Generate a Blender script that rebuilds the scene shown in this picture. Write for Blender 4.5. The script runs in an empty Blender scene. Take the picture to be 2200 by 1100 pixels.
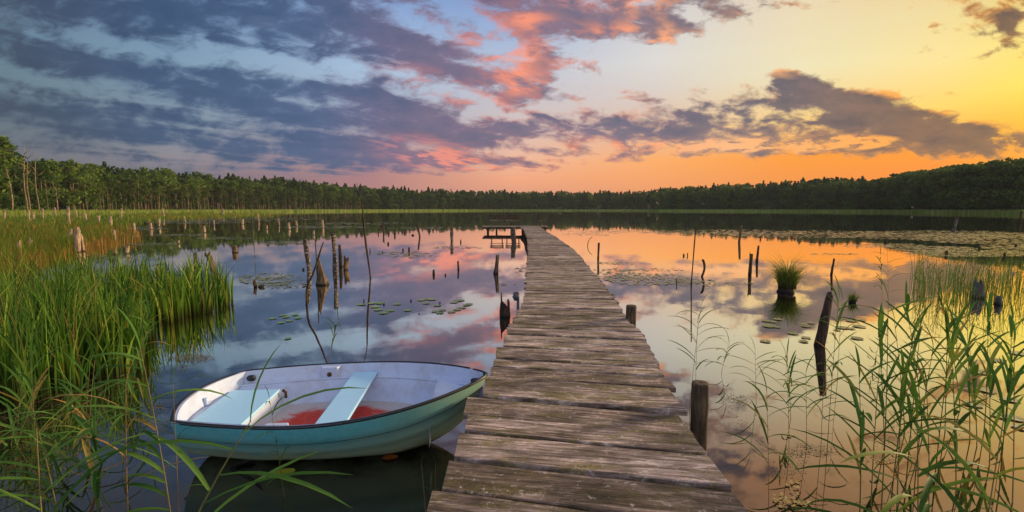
import bpy, math, random
import numpy as np
from mathutils import Vector, Matrix
random.seed(7)
RNG = np.random.default_rng(11)
C = bpy.context.scene.collection
SC = bpy.context.scene
R = math.radians
PI = math.pi

# ------------------------------------------------------------------ camera
F = 1000.0                       # focal length in photograph pixels (2200 wide)
EYE = 1.8
HORY = 449.0
PITCH = math.atan((550.0 - HORY) / F)
cd = bpy.data.cameras.new('camera')
cd.sensor_width = 36.0
cd.lens = 36.0 * F / 2200.0
cd.clip_start = 0.05
cd.clip_end = 6000
cam = bpy.data.objects.new('camera', cd)
cam.location = (0, 0, EYE)
cam.rotation_euler = (PI / 2 - PITCH, 0, 0)
C.objects.link(cam)
SC.camera = cam
SC.render.resolution_x = 1024
SC.render.resolution_y = 512
SC.view_settings.view_transform = 'Standard'
SC.view_settings.look = 'None'
SC.view_settings.exposure = 0.0
SC.view_settings.gamma = 1.0
SC.cycles.max_bounces = 6
SC.cycles.transparent_max_bounces = 8
SC.cycles.use_adaptive_sampling = True
SC.cycles.sample_clamp_indirect = 6.0


def ray(px, py):
    a = (px - 1100.0) / F
    b = -(py - 550.0) / F
    cp, sp = math.cos(PITCH), math.sin(PITCH)
    return Vector((a, cp + b * sp, -sp + b * cp))


def W(px, py, z=0.0):
    """the point at height z seen at this place of the photograph"""
    d = ray(px, py)
    t = (z - EYE) / d.z
    return Vector((d.x * t, d.y * t, z))


def Wnp(px, py, z=0.0):
    a = (px - 1100.0) / F
    b = -(py - 550.0) / F
    cp, sp = math.cos(PITCH), math.sin(PITCH)
    dy, dz = cp + b * sp, -sp + b * cp
    t = (z - EYE) / dz
    return np.stack([a * t, dy * t, np.full_like(a * t, z)], 1)


def ht(base, py):
    """height of something standing at base whose top shows at photo row py"""
    d = ray(1100, py)
    return EYE + d.z / d.y * base.y


def lin(c):
    return tuple(((v / 255) / 12.92 if v / 255 <= 0.04045 else ((v / 255 + 0.055) / 1.055) ** 2.4) for v in c)


# ------------------------------------------------------------------ node helpers
class NT:
    def __init__(s, tree):
        s.t = tree
        s.n = tree.nodes
        s.l = tree.links

    def node(s, typ, **kw):
        n = s.n.new(typ)
        for k, v in kw.items():
            setattr(n, k, v)
        return n

    def put(s, sock, v):
        if v is None:
            return
        if isinstance(v, bpy.types.NodeSocket):
            s.l.new(v, sock)
        else:
            if sock.type == 'RGBA' and isinstance(v, (tuple, list)) and len(v) == 3:
                v = (*v, 1)
            sock.default_value = v

    def math(s, op, a, b=None, c=None, clamp=False):
        n = s.node('ShaderNodeMath', operation=op)
        n.use_clamp = clamp
        s.put(n.inputs[0], a)
        s.put(n.inputs[1], b)
        s.put(n.inputs[2], c)
        return n.outputs[0]

    def vmath(s, op, a, b=None, out=0):
        n = s.node('ShaderNodeVectorMath', operation=op)
        s.put(n.inputs[0], a)
        s.put(n.inputs[1], b)
        return n.outputs[out]

    def mix(s, f, a, b, blend='MIX'):
        n = s.node('ShaderNodeMix', data_type='RGBA', blend_type=blend)
        s.put(n.inputs[0], f)
        s.put(n.inputs[6], a)
        s.put(n.inputs[7], b)
        return n.outputs[2]

    def ramp(s, f, stops, interp='LINEAR'):
        n = s.node('ShaderNodeValToRGB')
        cr = n.color_ramp
        cr.interpolation = interp
        while len(cr.elements) > 1:
            cr.elements.remove(cr.elements[-1])
        for i, (p, c) in enumerate(stops):
            if not isinstance(c, (tuple, list)):
                c = (c, c, c)
            e = cr.elements[0] if i == 0 else cr.elements.new(p)
            e.position = p
            e.color = (*c[:3], 1)
        s.put(n.inputs[0], f)
        return n.outputs[0]

    def noise(s, vec, scale, detail=4, rough=0.55, dist=0.0, out=0):
        n = s.node('ShaderNodeTexNoise')
        s.put(n.inputs['Vector'], vec)
        n.inputs['Scale'].default_value = scale
        n.inputs['Detail'].default_value = detail
        n.inputs['Roughness'].default_value = rough
        n.inputs['Distortion'].default_value = dist
        return n.outputs[out]

    def maprange(s, v, a, b, c=0.0, d=1.0, smooth=False):
        n = s.node('ShaderNodeMapRange')
        if smooth:
            n.interpolation_type = 'SMOOTHSTEP'
        s.put(n.inputs[0], v)
        for i, q in enumerate((a, b, c, d)):
            s.put(n.inputs[i + 1], q)
        return n.outputs[0]

    def mapping(s, vec, loc=(0, 0, 0), rot=(0, 0, 0), scale=(1, 1, 1), typ='POINT'):
        n = s.node('ShaderNodeMapping', vector_type=typ)
        s.put(n.inputs[0], vec)
        n.inputs[1].default_value = loc
        n.inputs[2].default_value = rot
        n.inputs[3].default_value = scale
        return n.outputs[0]


# ------------------------------------------------------------------ sun and sky
SUN_AZ, SUN_EL = 62.0, 11.0
sd = bpy.data.lights.new('sun', 'SUN')
sd.energy = 4.4
sd.angle = R(6)
sd.color = (1.0, 0.75, 0.46)
so = bpy.data.objects.new('sun', sd)
sdir = Vector((math.sin(R(SUN_AZ)) * math.cos(R(SUN_EL)), math.cos(R(SUN_AZ)) * math.cos(R(SUN_EL)), math.sin(R(SUN_EL))))
so.rotation_euler = sdir.to_track_quat('Z', 'Y').to_euler()
so.location = (60, 40, 40)
C.objects.link(so)

world = bpy.data.worlds.new('World')
SC.world = world
world.use_nodes = True
w = NT(world.node_tree)
w.n.clear()
tc = w.node('ShaderNodeTexCoord')
D = tc.outputs['Generated']
sx = w.node('ShaderNodeSeparateXYZ')
w.put(sx.inputs[0], D)
X, Y, Z = sx.outputs
Zc = w.math('MAXIMUM', Z, 0.0)
hor = w.math('SQRT', w.math('ADD', w.math('MULTIPLY', X, X), w.math('MULTIPLY', Y, Y)))
T = w.math('DIVIDE', Zc, w.math('MAXIMUM', hor, 0.01))
AZ = w.math('ARCTAN2', X, Y)


def azT(px, py):
    d = ray(px, py)
    return math.atan2(d.x, d.y), d.z / math.hypot(d.x, d.y)


TM = 1.0
cols = [
    (0, [(445, (84, 90, 100)), (330, (96, 104, 116)), (230, (94, 114, 126)), (150, (98, 124, 138)), (60, (98, 126, 146)), (-60, (96, 112, 132)), (-220, (72, 78, 92))]),
    (400, [(445, (92, 92, 106)), (385, (98, 98, 114)), (345, (140, 132, 140)), (280, (122, 140, 156)), (130, (124, 154, 178)), (0, (104, 134, 174)), (-220, (92, 95, 108))]),
    (800, [(445, (176, 122, 118)), (385, (172, 122, 126)), (340, (168, 132, 136)), (250, (158, 168, 188)), (150, (168, 192, 218)), (0, (132, 162, 208)), (-220, (128, 124, 134))]),
    (1100, [(445, (206, 140, 120)), (385, (244, 166, 126)), (340, (238, 184, 156)), (250, (206, 192, 192)), (150, (190, 196, 214)), (60, (156, 178, 214)), (0, (134, 160, 208)), (-200, (200, 170, 160))]),
    (1400, [(445, (214, 132, 90)), (400, (244, 156, 94)), (345, (254, 172, 98)), (270, (226, 188, 160)), (200, (220, 206, 196)), (130, (222, 218, 212)), (0, (206, 206, 212)), (-200, (224, 178, 150))]),
    (1700, [(445, (228, 128, 50)), (385, (246, 144, 50)), (335, (255, 154, 34)), (260, (250, 208, 130)), (150, (240, 228, 184)), (0, (236, 216, 178)), (-200, (232, 168, 118))]),
    (2000, [(445, (230, 130, 30)), (370, (250, 134, 12)), (325, (255, 150, 10)), (230, (255, 214, 100)), (130, (252, 228, 150)), (20, (240, 218, 152)), (-160, (238, 180, 112))]),
    (2200, [(445, (240, 140, 20)), (330, (255, 160, 14)), (250, (255, 196, 34)), (180, (255, 226, 84)), (80, (252, 222, 112)), (0, (236, 206, 116)), (-160, (236, 180, 104))]),
]
az_cols = [(-PI, [(0, lin((150, 160, 190))), (0.5, lin((186, 200, 235))), (1, lin((176, 190, 228)))]),
           (-1.5, [(0, lin((110, 118, 135))), (0.5, lin((140, 152, 185))), (1, lin((160, 172, 205)))])]
for px, st in cols:
    rows = []
    for py, c in st:
        a, t = azT(px, py)
        rows.append((max(0.0, t / TM), lin(c)))
    rows.append((1.0, lin((196, 190, 200) if px > 1000 else (120, 120, 132))))
    az_cols.append((math.atan2(px - 1100, F), rows))
az_cols.append((1.6, [(0, lin((255, 190, 70))), (0.4, lin((255, 225, 150))), (1, lin((210, 205, 205)))]))
az_cols.append((PI, [(0, lin((150, 160, 190))), (0.5, lin((186, 200, 235))), (1, lin((176, 190, 228)))]))
base = None
pa = None
Tn = w.math('DIVIDE', T, TM)
for a, rows in az_cols:
    rc = w.ramp(Tn, rows)
    if base is None:
        base = rc
    else:
        base = w.mix(w.maprange(AZ, pa, a), base, rc)
    pa = a

# cloud sheet: noise on a flat layer overhead, so that it draws together towards the horizon
Yc = w.math('MAXIMUM', Y, 0.08)
cg = w.node('ShaderNodeCombineXYZ')
w.put(cg.inputs[0], w.math('DIVIDE', X, Yc))
w.put(cg.inputs[1], w.math('DIVIDE', Zc, Yc))
G = cg.outputs[0]
cpl = w.node('ShaderNodeCombineXYZ')
zz = w.math('ADD', Zc, 0.07)
w.put(cpl.inputs[0], w.math('DIVIDE', X, zz))
w.put(cpl.inputs[1], w.math('DIVIDE', Y, zz))
P0 = cpl.outputs[0]
P1 = w.mapping(P0, rot=(0, 0, R(38)), scale=(1.0, 1.0, 1.0))
P1 = w.mapping(P1, scale=(1.0, 0.50, 1.0), loc=(3.1, 1.7, 0))


def blobs(lst, start=None):
    acc = start
    Gk = G
    for kb, (px, py, rx, ry, rot, amp) in enumerate(lst):
        if kb % 4 == 0 and acc is not None:      # serial dependency: keeps the shader stack small
            Gk = w.vmath('ADD', G, w.math('MULTIPLY', acc, 1e-9))
        d = ray(px, py)
        gx, gz = d.x / d.y, d.z / d.y
        m = w.mapping(Gk, loc=(gx, gz, 0), rot=(0, 0, R(-rot)), scale=(rx / F, ry / F, 1), typ='TEXTURE')
        q = w.vmath('DOT_PRODUCT', m, m, out=1)
        e = w.math('EXPONENT', w.math('MULTIPLY', q, -1.0))
        acc = w.math('MULTIPLY', e, amp) if acc is None else w.math('MULTIPLY_ADD', e, amp, acc)
    return acc


COVER = [
    (230, 20, 360, 44, 4, .55), (600, 60, 150, 34, 8, .40), (90, 118, 170, 30, 14, .60), (300, 165, 190, 26, 18, .60), (560, 205, 260, 40, 14, .55),
    (760, 235, 260, 48, 14, .45), (120, 232, 220, 22, 8, .50), (420, 262, 160, 14, 8, .30), (620, 318, 260, 20, 5, .45), (200, 262, 300, 26, 8, .45), (380, 305, 260, 14, 6, .30), (820, 330, 180, 40, 5, .40),
    (800, 70, 170, 34, 24, .55), (940, 120, 150, 40, 20, .42), (1060, 190, 120, 34, 24, .45), (900, 250, 160, 34, 20, .40), (930, 350, 150, 30, 6, .45),
    (1290, 40, 190, 44, 0, .80), (1120, 110, 90, 50, 24, .28), (1170, 160, 60, 30, 20, .32), (1130, 20, 100, 34, 10, .45), (1440, 60, 70, 22, -6, .40), (1580, 26, 52, 22, 0, .75), (2160, 46, 34, 22, 26, .8),
    (1680, 160, 60, 14, 20, .65), (1790, 205, 130, 18, 18, .85), (1900, 255, 210, 42, 14, 1.15), (2060, 290, 110, 28, 8, 1.1), (1620, 232, 130, 20, 2, .55),
    (1500, 262, 120, 30, 14, .40), (1700, 285, 240, 26, 0, .55), (1640, 325, 240, 12, 0, .45), (1130, 278, 190, 24, 6, .60), (1330, 290, 160, 22, 4, .50), (1560, 305, 200, 26, 4, .35), (1850, 312, 220, 20, 4, .42),
    (2195, 300, 24, 14, 0, .7), (1400, 180, 130, 16, 14, .40), (1640, 100, 20, 8, 0, .4), (1770, 80, 26, 8, 0, .4), (1950, 105, 130, 22, 8, .42), (2110, 118, 80, 14, -12, .45),
    (1900, -110, 260, 46, 10, .5), (1350, -130, 300, 50, 0, .4), (700, -110, 400, 60, 0, .5), (2100, -160, 120, 40, 0, .5), (200, -120, 300, 60, 0, .4),
    (300, 106, 210, 20, 8, -.70), (560, 130, 190, 20, 12, -.50), (80, 176, 130, 12, 14, -.45), (330, 222, 140, 12, 12, -.45), (500, 285, 210, 8, 8, -.60), (700, 30, 60, 14, 20, -.3),
    (1560, 130, 230, 44, -4, -.80), (1830, 90, 230, 60, 0, -.60), (1250, 396, 760, 26, 0, -1.3), (2120, 175, 150, 44, 12, -1.0), (1300, 130, 60, 20, 10, -.3),
    (180, 352, 420, 26, 4, -.60), (1000, 20, 80, 22, 24, -.55), (1180, 235, 110, 16, -10, -.40), (1950, 362, 420, 14, 0, -1.0), (860, 150, 60, 14, 20, -.3), (870, 205, 50, 10, 10, -.35),
]
nzA = w.noise(P1, 2.1, 10, 0.60, 0.35)
P2 = w.mapping(P1, loc=(-0.05, -0.07, 0))
nzB = w.noise(P2, 2.1, 10, 0.60, 0.35)
nzC = w.noise(w.mapping(G, loc=(5.2, 3.3, 0), rot=(0, 0, R(12)), scale=(1, 2.1, 1)), 13.0, 8, 0.60, 0.35)
blob = blobs(COVER, w.math('MULTIPLY', nzC, 1e-9))
amp = w.ramp(w.maprange(AZ, -1.0, 1.0), [(0, 2.3), (.3, 2.4), (.5, 3.0), (1, 3.2)])
nz1 = w.math('ADD', w.math('MULTIPLY', w.math('SUBTRACT', nzA, .5), 3.0), w.math('MULTIPLY', w.math('SUBTRACT', nzC, .5), 3.6))
nz2 = w.math('ADD', w.math('MULTIPLY', w.math('SUBTRACT', nzB, .5), 3.0), w.math('MULTIPLY', w.math('SUBTRACT', nzC, .5), 2.0))
# broad thin cover to the left, open sky to the right
azb = w.ramp(w.maprange(AZ, -1.0, 1.0), [(0, .98), (.28, .96), (.46, .64), (.60, .36), (.75, .26), (1, .14)])
cov = w.math('ADD', w.math('ADD', nz1, blob), azb)
soft = w.ramp(w.maprange(AZ, -1.0, 1.0), [(0, 1.35), (.35, 1.1), (.55, .72), (1, .62)])
dens = w.maprange(cov, 0.36, w.math('ADD', 0.36, soft), smooth=True)
lowfade = w.maprange(Z, 0.02, 0.07)
dens = w.math('MULTIPLY', dens, lowfade)
edge = w.maprange(cov, 0.50, 1.35)
diff = w.maprange(w.math('SUBTRACT', nz1, nz2), -0.12, 0.30)
LIT = [(1130, 40, 60, 26, 10, .9), (1080, 110, 90, 40, 24, .8), (900, 320, 110, 26, 10, .9), (960, 190, 110, 30, 20, .8), (1360, 70, 120, 22, 0, .9), (1110, 180, 60, 30, 10, .8),
       (1640, 312, 280, 13, 0, 2.2), (1420, 12, 60, 25, 0, .8), (1990, 226, 150, 10, 16, .9), (570, 50, 50, 14, 8, .8), (1850, 300, 80, 9, 0, 2.0), (1650, 150, 60, 14, 20, .8), (960, 350, 100, 22, 8, 1.0), (1600, 26, 30, 18, 0, 1.0), (1450, 90, 90, 12, 0, .8),
       (2000, 280, 180, 28, 12, -1.2), (250, 150, 500, 140, 0, -.5), (1770, 215, 150, 18, 18, -1.0), (1600, 240, 160, 24, 4, -.6), (1250, 270, 240, 24, 4, -.3)]
litb = w.math('SUBTRACT', blobs(LIT, w.math('MULTIPLY', dens, 1e-9)), 0.0)
lit = w.math('ADD', w.math('MULTIPLY', w.math('SUBTRACT', 1.0, edge), w.math('ADD', 0.05, w.math('MULTIPLY', diff, 0.85))), w.math('MULTIPLY', litb, w.math('ADD', 0.10, diff)), clamp=True)
azr = w.maprange(AZ, -0.85, 0.85)


def azpos(px):
    return (math.atan2(px - 1100, F) + 0.85) / 1.7


shade = w.ramp(azr, [(azpos(0), lin((58, 72, 94))), (azpos(350), lin((54, 80, 116))), (azpos(700), lin((68, 94, 134))), (azpos(950), lin((90, 100, 134))),
                     (azpos(1300), lin((98, 106, 134))), (azpos(1600), lin((88, 90, 112))), (azpos(1900), lin((86, 76, 84))), (azpos(2200), lin((104, 76, 66)))])
litc = w.ramp(azr, [(azpos(0), lin((98, 112, 128))), (azpos(350), lin((96, 116, 146))), (azpos(650), lin((118, 128, 160))), (azpos(850), lin((214, 136, 136))),
                    (azpos(1050), lin((250, 146, 116))), (azpos(1300), lin((255, 156, 112))), (azpos(1550), lin((254, 186, 128))), (azpos(1850), lin((255, 170, 76))), (azpos(2200), lin((255, 170, 44)))])
shade = w.mix(w.maprange(nz1, -.5, 1.1), w.mix(.14, shade, litc), w.mix(.18, shade, (0, 0, 0)))
cc = w.mix(lit, shade, litc)
sky = w.mix(w.math('MULTIPLY', dens, 0.96), base, cc)
# cool, open sky behind the viewer
sky = w.mix(w.maprange(Y, 0.05, -0.35), sky, base)
nis = w.node('ShaderNodeTexSky', sky_type='NISHITA')
nis.sun_disc = False
nis.sun_elevation = R(SUN_EL)
nis.sun_rotation = R(SUN_AZ)
bg1 = w.node('ShaderNodeBackground')
w.put(bg1.inputs[0], sky)
bg1.inputs[1].default_value = 1.0
bg2 = w.node('ShaderNodeBackground')
w.put(bg2.inputs[0], nis.outputs[0])
bg2.inputs[1].default_value = 0.004
ad = w.node('ShaderNodeAddShader')
w.l.new(bg1.outputs[0], ad.inputs[0])
w.l.new(bg2.outputs[0], ad.inputs[1])
wo = w.node('ShaderNodeOutputWorld')
w.l.new(ad.outputs[0], wo.inputs[0])
world.cycles.sampling_method = 'MANUAL'
world.cycles.sample_map_resolution = 512


# ------------------------------------------------------------------ materials
def mat(name):
    m = bpy.data.materials.new(name)
    m.use_nodes = True
    t = NT(m.node_tree)
    b = t.n['Principled BSDF']
    return m, t, b


def setb(t, b, **kw):
    for k, v in kw.items():
        t.put(b.inputs[k.replace('_', ' ')], v)


def coords(t, kind='Object'):
    return t.node('ShaderNodeTexCoord').outputs[kind]


def attr(t, name, out='Fac'):
    n = t.node('ShaderNodeAttribute', attribute_name=name)
    return n.outputs[out]


def bump(t, b, h, strength=0.4, dist=0.01):
    n = t.node('ShaderNodeBump')
    n.inputs['Strength'].default_value = strength
    n.inputs['Distance'].default_value = dist
    t.put(n.inputs['Height'], h)
    t.l.new(n.outputs[0], b.inputs['Normal'])


def leafy(name, stops, rough=0.6, trans=0.3, root=None, nscale=None):
    """plant tissue: colour chosen per blade, partly let through by the light"""
    m, t, b = mat(name)
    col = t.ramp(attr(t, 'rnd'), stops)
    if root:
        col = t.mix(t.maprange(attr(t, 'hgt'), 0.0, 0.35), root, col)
    if nscale:
        nn = t.noise(coords(t), nscale, 3)
        col = t.mix(t.maprange(nn, 0.35, 0.7), t.mix(0.45, col, (0.0, 0.0, 0.0)), col)
    setb(t, b, Base_Color=col, Roughness=rough)
    b.inputs['Specular IOR Level'].default_value = 0.12
    tr = t.node('ShaderNodeBsdfTranslucent')
    t.put(tr.inputs[0], col)
    mx = t.node('ShaderNodeMixShader')
    mx.inputs[0].default_value = trans
    t.l.new(b.outputs[0], mx.inputs[1])
    t.l.new(tr.outputs[0], mx.inputs[2])
    t.l.new(mx.outputs[0], t.n['Material Output'].inputs[0])
    return m


M = {}
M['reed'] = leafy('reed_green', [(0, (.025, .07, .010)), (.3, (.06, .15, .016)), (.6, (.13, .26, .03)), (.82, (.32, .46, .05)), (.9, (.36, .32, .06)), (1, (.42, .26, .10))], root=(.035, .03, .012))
M['reed_near'] = leafy('reed_leaf', [(0, (.045, .12, .02)), (.4, (.08, .19, .03)), (.8, (.15, .28, .05)), (.93, (.30, .26, .05)), (1, (.42, .24, .07))], trans=0.3)
M['reed_shade'] = leafy('reed_leaf_dark', [(0, (.04, .10, .014)), (.45, (.09, .19, .025)), (.8, (.18, .27, .035)), (.92, (.34, .27, .05)), (1, (.44, .24, .07))], trans=0.3)
M['stem'] = leafy('reed_stem', [(0, (.10, .14, .03)), (.6, (.20, .18, .06)), (1, (.38, .24, .10))], trans=0.05)
M['dry'] = leafy('dry_stalk', [(0, (.22, .13, .05)), (1, (.40, .25, .10))], trans=0.1)
M['marsh'] = leafy('marsh_grass', [(0, (.07, .14, .015)), (.5, (.14, .23, .025)), (.7, (.24, .25, .03)), (.85, (.36, .20, .04)), (1, (.44, .19, .05))])
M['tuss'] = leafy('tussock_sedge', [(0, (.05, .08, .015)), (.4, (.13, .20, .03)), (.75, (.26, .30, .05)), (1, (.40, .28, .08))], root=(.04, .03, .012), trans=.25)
M['marsh_o'] = leafy('marsh_grass_rusty', [(0, (.12, .15, .02)), (.35, (.28, .20, .035)), (.7, (.40, .18, .035)), (1, (.42, .25, .10))])
M['shore'] = leafy('shore_reed', [(0, (.24, .34, .05)), (.5, (.36, .48, .09)), (1, (.54, .54, .18))], trans=0.45)
M['leafA'] = leafy('foliage_alder', [(0, (.022, .052, .008)), (.5, (.055, .105, .014)), (1, (.12, .175, .025))], trans=0.25)
M['leafF'] = leafy('foliage_full_lightened', [(0, (.035, .075, .014)), (.5, (.085, .15, .024)), (1, (.17, .24, .045))], trans=0.3)  # light put into leafA's greens, as the backlit right wood stays too dark
M['leafB'] = leafy('foliage_bright', [(0, (.06, .12, .012)), (.5, (.11, .19, .022)), (1, (.19, .27, .035))], trans=0.25)
M['leafP'] = leafy('foliage_pine', [(0, (.020, .050, .016)), (.5, (.042, .090, .026)), (1, (.08, .135, .034))], trans=0.1)

m, t, b = mat('bark_pale')
nn = t.noise(t.mapping(coords(t), scale=(1, 1, .25)), 6, 4)
setb(t, b, Base_Color=t.ramp(nn, [(.3, (.10, .065, .035)), (.55, (.26, .18, .10)), (.75, (.42, .32, .20))]), Roughness=.9)
M['bark_pale'] = m
m, t, b = mat('bark_brown')
nn = t.noise(t.mapping(coords(t), scale=(1, 1, .25)), 6, 4)
setb(t, b, Base_Color=t.ramp(nn, [(.3, (.035, .025, .018)), (.7, (.16, .09, .05))]), Roughness=.9)
M['bark_brown'] = m


def wood_mat(name, dark, mid, light, sc=14):
    m, t, b = mat(name)
    oc = coords(t)
    g = t.noise(t.mapping(oc, scale=(1, 1, .12)), sc * 2.2, 6, .65)
    p = t.noise(oc, sc * .35, 4)
    col = t.ramp(g, [(.32, dark), (.5, mid), (.72, light)])
    col = t.mix(t.maprange(p, .35, .65), t.mix(.5, col, dark), col)
    # wet, dark foot just above the water line
    gz = t.node('ShaderNodeSeparateXYZ')
    t.put(gz.inputs[0], t.node('ShaderNodeNewGeometry').outputs['Position'])
    wet = t.maprange(t.math('ADD', gz.outputs[2], t.math('MULTIPLY', p, .04)), .03, .09)
    col = t.mix(wet, (.012, .009, .007), col)
    setb(t, b, Base_Color=col, Roughness=t.maprange(wet, 0, 1, .65, .85))
    b.inputs['Specular IOR Level'].default_value = .2
    bump(t, b, g, .8, .008)
    return m


M['w_dark'] = wood_mat('old_post_wood', (.02, .013, .009), (.09, .055, .035), (.20, .13, .08))
M['w_tan'] = wood_mat('bleached_stump_wood', (.04, .025, .015), (.17, .11, .06), (.36, .26, .16))
M['w_pale'] = wood_mat('sun_bleached_wood', (.14, .09, .05), (.42, .30, .19), (.66, .52, .38))
M['w_grey'] = wood_mat('grey_snag_wood', (.06, .055, .05), (.16, .15, .14), (.30, .28, .27))
M['w_pole'] = wood_mat('round_post_wood', (.035, .024, .016), (.12, .085, .05), (.26, .18, .10))

m, t, b = mat('birch_bark')
oc = coords(t)
n1 = t.noise(t.mapping(oc, scale=(1, 1, 3.2)), 9, 4, .6)
setb(t, b, Base_Color=t.ramp(n1, [(.46, (.030, .020, .014)), (.55, (.14, .09, .06)), (.64, (.34, .29, .25)), (.8, (.46, .43, .40))]), Roughness=.7)
M['birch'] = m

# deck planks: greyed wood, brown-green moss, pale worn patches; the random number of each plank shifts the grain
m, t, b = mat('weathered_plank')
oc = coords(t)
rn = attr(t, 'rnd')
cx = t.node('ShaderNodeCombineXYZ')
t.put(cx.inputs[0], t.math('MULTIPLY', rn, 37.0))
t.put(cx.inputs[1], t.math('MULTIPLY', rn, 11.0))
t.put(cx.inputs[2], t.math('MULTIPLY', rn, 5.0))
v = t.vmath('ADD', oc, cx.outputs[0])
vr = t.mapping(v, rot=(0, 0, R(9)))
grain = t.noise(t.mapping(vr, scale=(.9, 12, 4)), 3.6, 8, .66, .4)
fine = t.noise(t.mapping(vr, scale=(2.0, 70, 8)), 6.0, 5, .7)
patch = t.noise(t.mapping(v, scale=(1.0, 2.6, 1)), 2.6, 7, .68, .5)
patch2 = t.noise(t.mapping(v, scale=(1.4, 5, 1), loc=(4, 9, 0)), 3.4, 8, .74, .6)
speck = t.noise(oc, 46, 5, .75)
wood = t.ramp(grain, [(.32, (.060, .042, .030)), (.43, (.205, .155, .120)), (.54, (.39, .31, .275)), (.68, (.68, .575, .53))])
wood = t.mix(t.math('MULTIPLY', t.maprange(fine, .42, .66), .38), wood, (.05, .032, .02))
moss = t.mix(t.maprange(speck, .35, .65), (.060, .052, .012), (.26, .23, .06))
mm = t.maprange(t.math('ADD', patch, t.math('MULTIPLY', t.math('SUBTRACT', speck, .5), .45)), .49, .59)
col = t.mix(t.math('MULTIPLY', mm, .80), wood, moss)
pale = t.maprange(t.math('ADD', t.math('ADD', patch2, t.math('MULTIPLY', t.math('SUBTRACT', grain, .5), .7)), t.math('MULTIPLY', t.math('SUBTRACT', speck, .5), .4)), .555, .66)
col = t.mix(t.math('MULTIPLY', pale, .85), col, (.70, .60, .55))
col = t.mix(t.math('MULTIPLY', t.maprange(grain, .36, .30), .8), col, (.018, .012, .008))
col = t.mix(1.0, col, t.ramp(t.math('FRACT', t.math('MULTIPLY', rn, 7.31)), [(0, (.60, .55, .50)), (.4, (.95, .92, .90)), (1, (1.22, 1.18, 1.17))]), 'MULTIPLY')
setb(t, b, Base_Color=col, Roughness=.8)
tone = t.noise(t.mapping(v, rot=(0, 0, R(9)), scale=(1, 2.4, 1), loc=(2, 5, 0)), 2.3, 6, .62, .5)
col = t.mix(1.0, col, t.ramp(tone, [(.34, (.32, .29, .26)), (.48, (.92, .88, .83)), (.60, (1.35, 1.28, 1.22)), (.70, (1.85, 1.76, 1.70))]), 'MULTIPLY')
lich = t.maprange(t.math('ADD', t.noise(v, 24, 5, .7), t.math('MULTIPLY', t.math('SUBTRACT', tone, .5), .35)), .60, .66)
col = t.mix(t.math('MULTIPLY', lich, .7), col, (.62, .56, .50))
crk = t.noise(t.mapping(vr, scale=(.55, 13, 4), loc=(7, 3, 1)), 3.4, 5, .6, .6)
cw = t.maprange(t.math('ABSOLUTE', t.math('SUBTRACT', crk, .5)), .004, .013)
con = t.maprange(t.noise(v, 2.2, 3), .48, .60)
crack = t.math('MULTIPLY', t.math('SUBTRACT', 1.0, cw), con)
col = t.mix(t.math('MULTIPLY', crack, .9), col, (.010, .007, .005))
b.inputs['Base Color'].default_value = (0, 0, 0, 1)
t.put(b.inputs['Base Color'], col)
hh = t.math('ADD', t.math('MULTIPLY', grain, 1.0), t.math('MULTIPLY', fine, .5))
bump(t, b, hh, .9, .010)
M['plank'] = m


def plain(name, c, rough=.5, nz=None, amount=.25, c2=None, **kw):
    m, t, b = mat(name)
    if nz:
        n = t.noise(coords(t), nz, 6, .6)
        col = t.mix(t.math('MULTIPLY', t.maprange(n, .42, .62), amount), c, c2 or tuple(x * .4 for x in c))
    else:
        col = c
    setb(t, b, Base_Color=col, Roughness=rough)
    for k, v in kw.items():
        b.inputs[k.replace('_', ' ')].default_value = v
    return m


# boat hull: turquoise gelcoat fading to a weedy yellow-green towards the keel
m, t, b = mat('boat_hull_paint')
oc = coords(t)
sz = t.node('ShaderNodeSeparateXYZ')
t.put(sz.inputs[0], oc)
n1 = t.noise(t.mapping(oc, scale=(1, 1, 2.5)), 3.5, 6, .65)
n2 = t.noise(oc, 30, 5, .7)
hz = t.math('ADD', sz.outputs[2], t.math('MULTIPLY', t.math('SUBTRACT', n1, .5), .34))
alg = t.maprange(hz, .36, .13)
bow = t.maprange(t.math('ADD', sz.outputs[0], t.math('MULTIPLY', t.math('SUBTRACT', n1, .5), .8)), 1.1, 2.0)
col = t.mix(t.maprange(n2, .3, .7), (.085, .42, .48), (.15, .53, .58))
col = t.mix(t.math('MULTIPLY', bow, .85), col, (.27, .34, .20))
col = t.mix(t.math('MULTIPLY', alg, .8), col, (.46, .50, .26))
col = t.mix(t.maprange(hz, .10, -.02), col, (.06, .06, .02))
scr = t.noise(t.mapping(oc, scale=(1.2, 1.2, 9)), 5, 7, .75)
col = t.mix(t.math('MULTIPLY', t.maprange(scr, .60, .68), .5), col, (.45, .50, .42))
col = t.mix(t.math('MULTIPLY', t.maprange(n2, .62, .72), .5), col, (.05, .07, .05))
setb(t, b, Base_Color=col, Roughness=t.maprange(n1, .3, .7, .28, .5))
b.inputs['Specular IOR Level'].default_value = .35
M['hull'] = m
m, t, b = mat('boat_liner_white')
oc = coords(t)
n1 = t.noise(oc, 7, 7, .7)
n2 = t.noise(oc, 60, 4, .7)
col = t.mix(t.math('MULTIPLY', t.maprange(n1, .46, .64), .5), (.56, .65, .84), (.40, .40, .44))
col = t.mix(t.math('MULTIPLY', t.maprange(n2, .60, .72), .5), col, (.30, .26, .22))
setb(t, b, Base_Color=col, Roughness=.45)
M['liner'] = m
m, t, b = mat('boat_floor_red')
oc = coords(t)
n1 = t.noise(oc, 4.5, 7, .7, .4)
n2 = t.noise(oc, 40, 5, .7)
sz = t.node('ShaderNodeSeparateXYZ')
t.put(sz.inputs[0], oc)
e1 = t.math('SUBTRACT', sz.outputs[0], .84)
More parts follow.
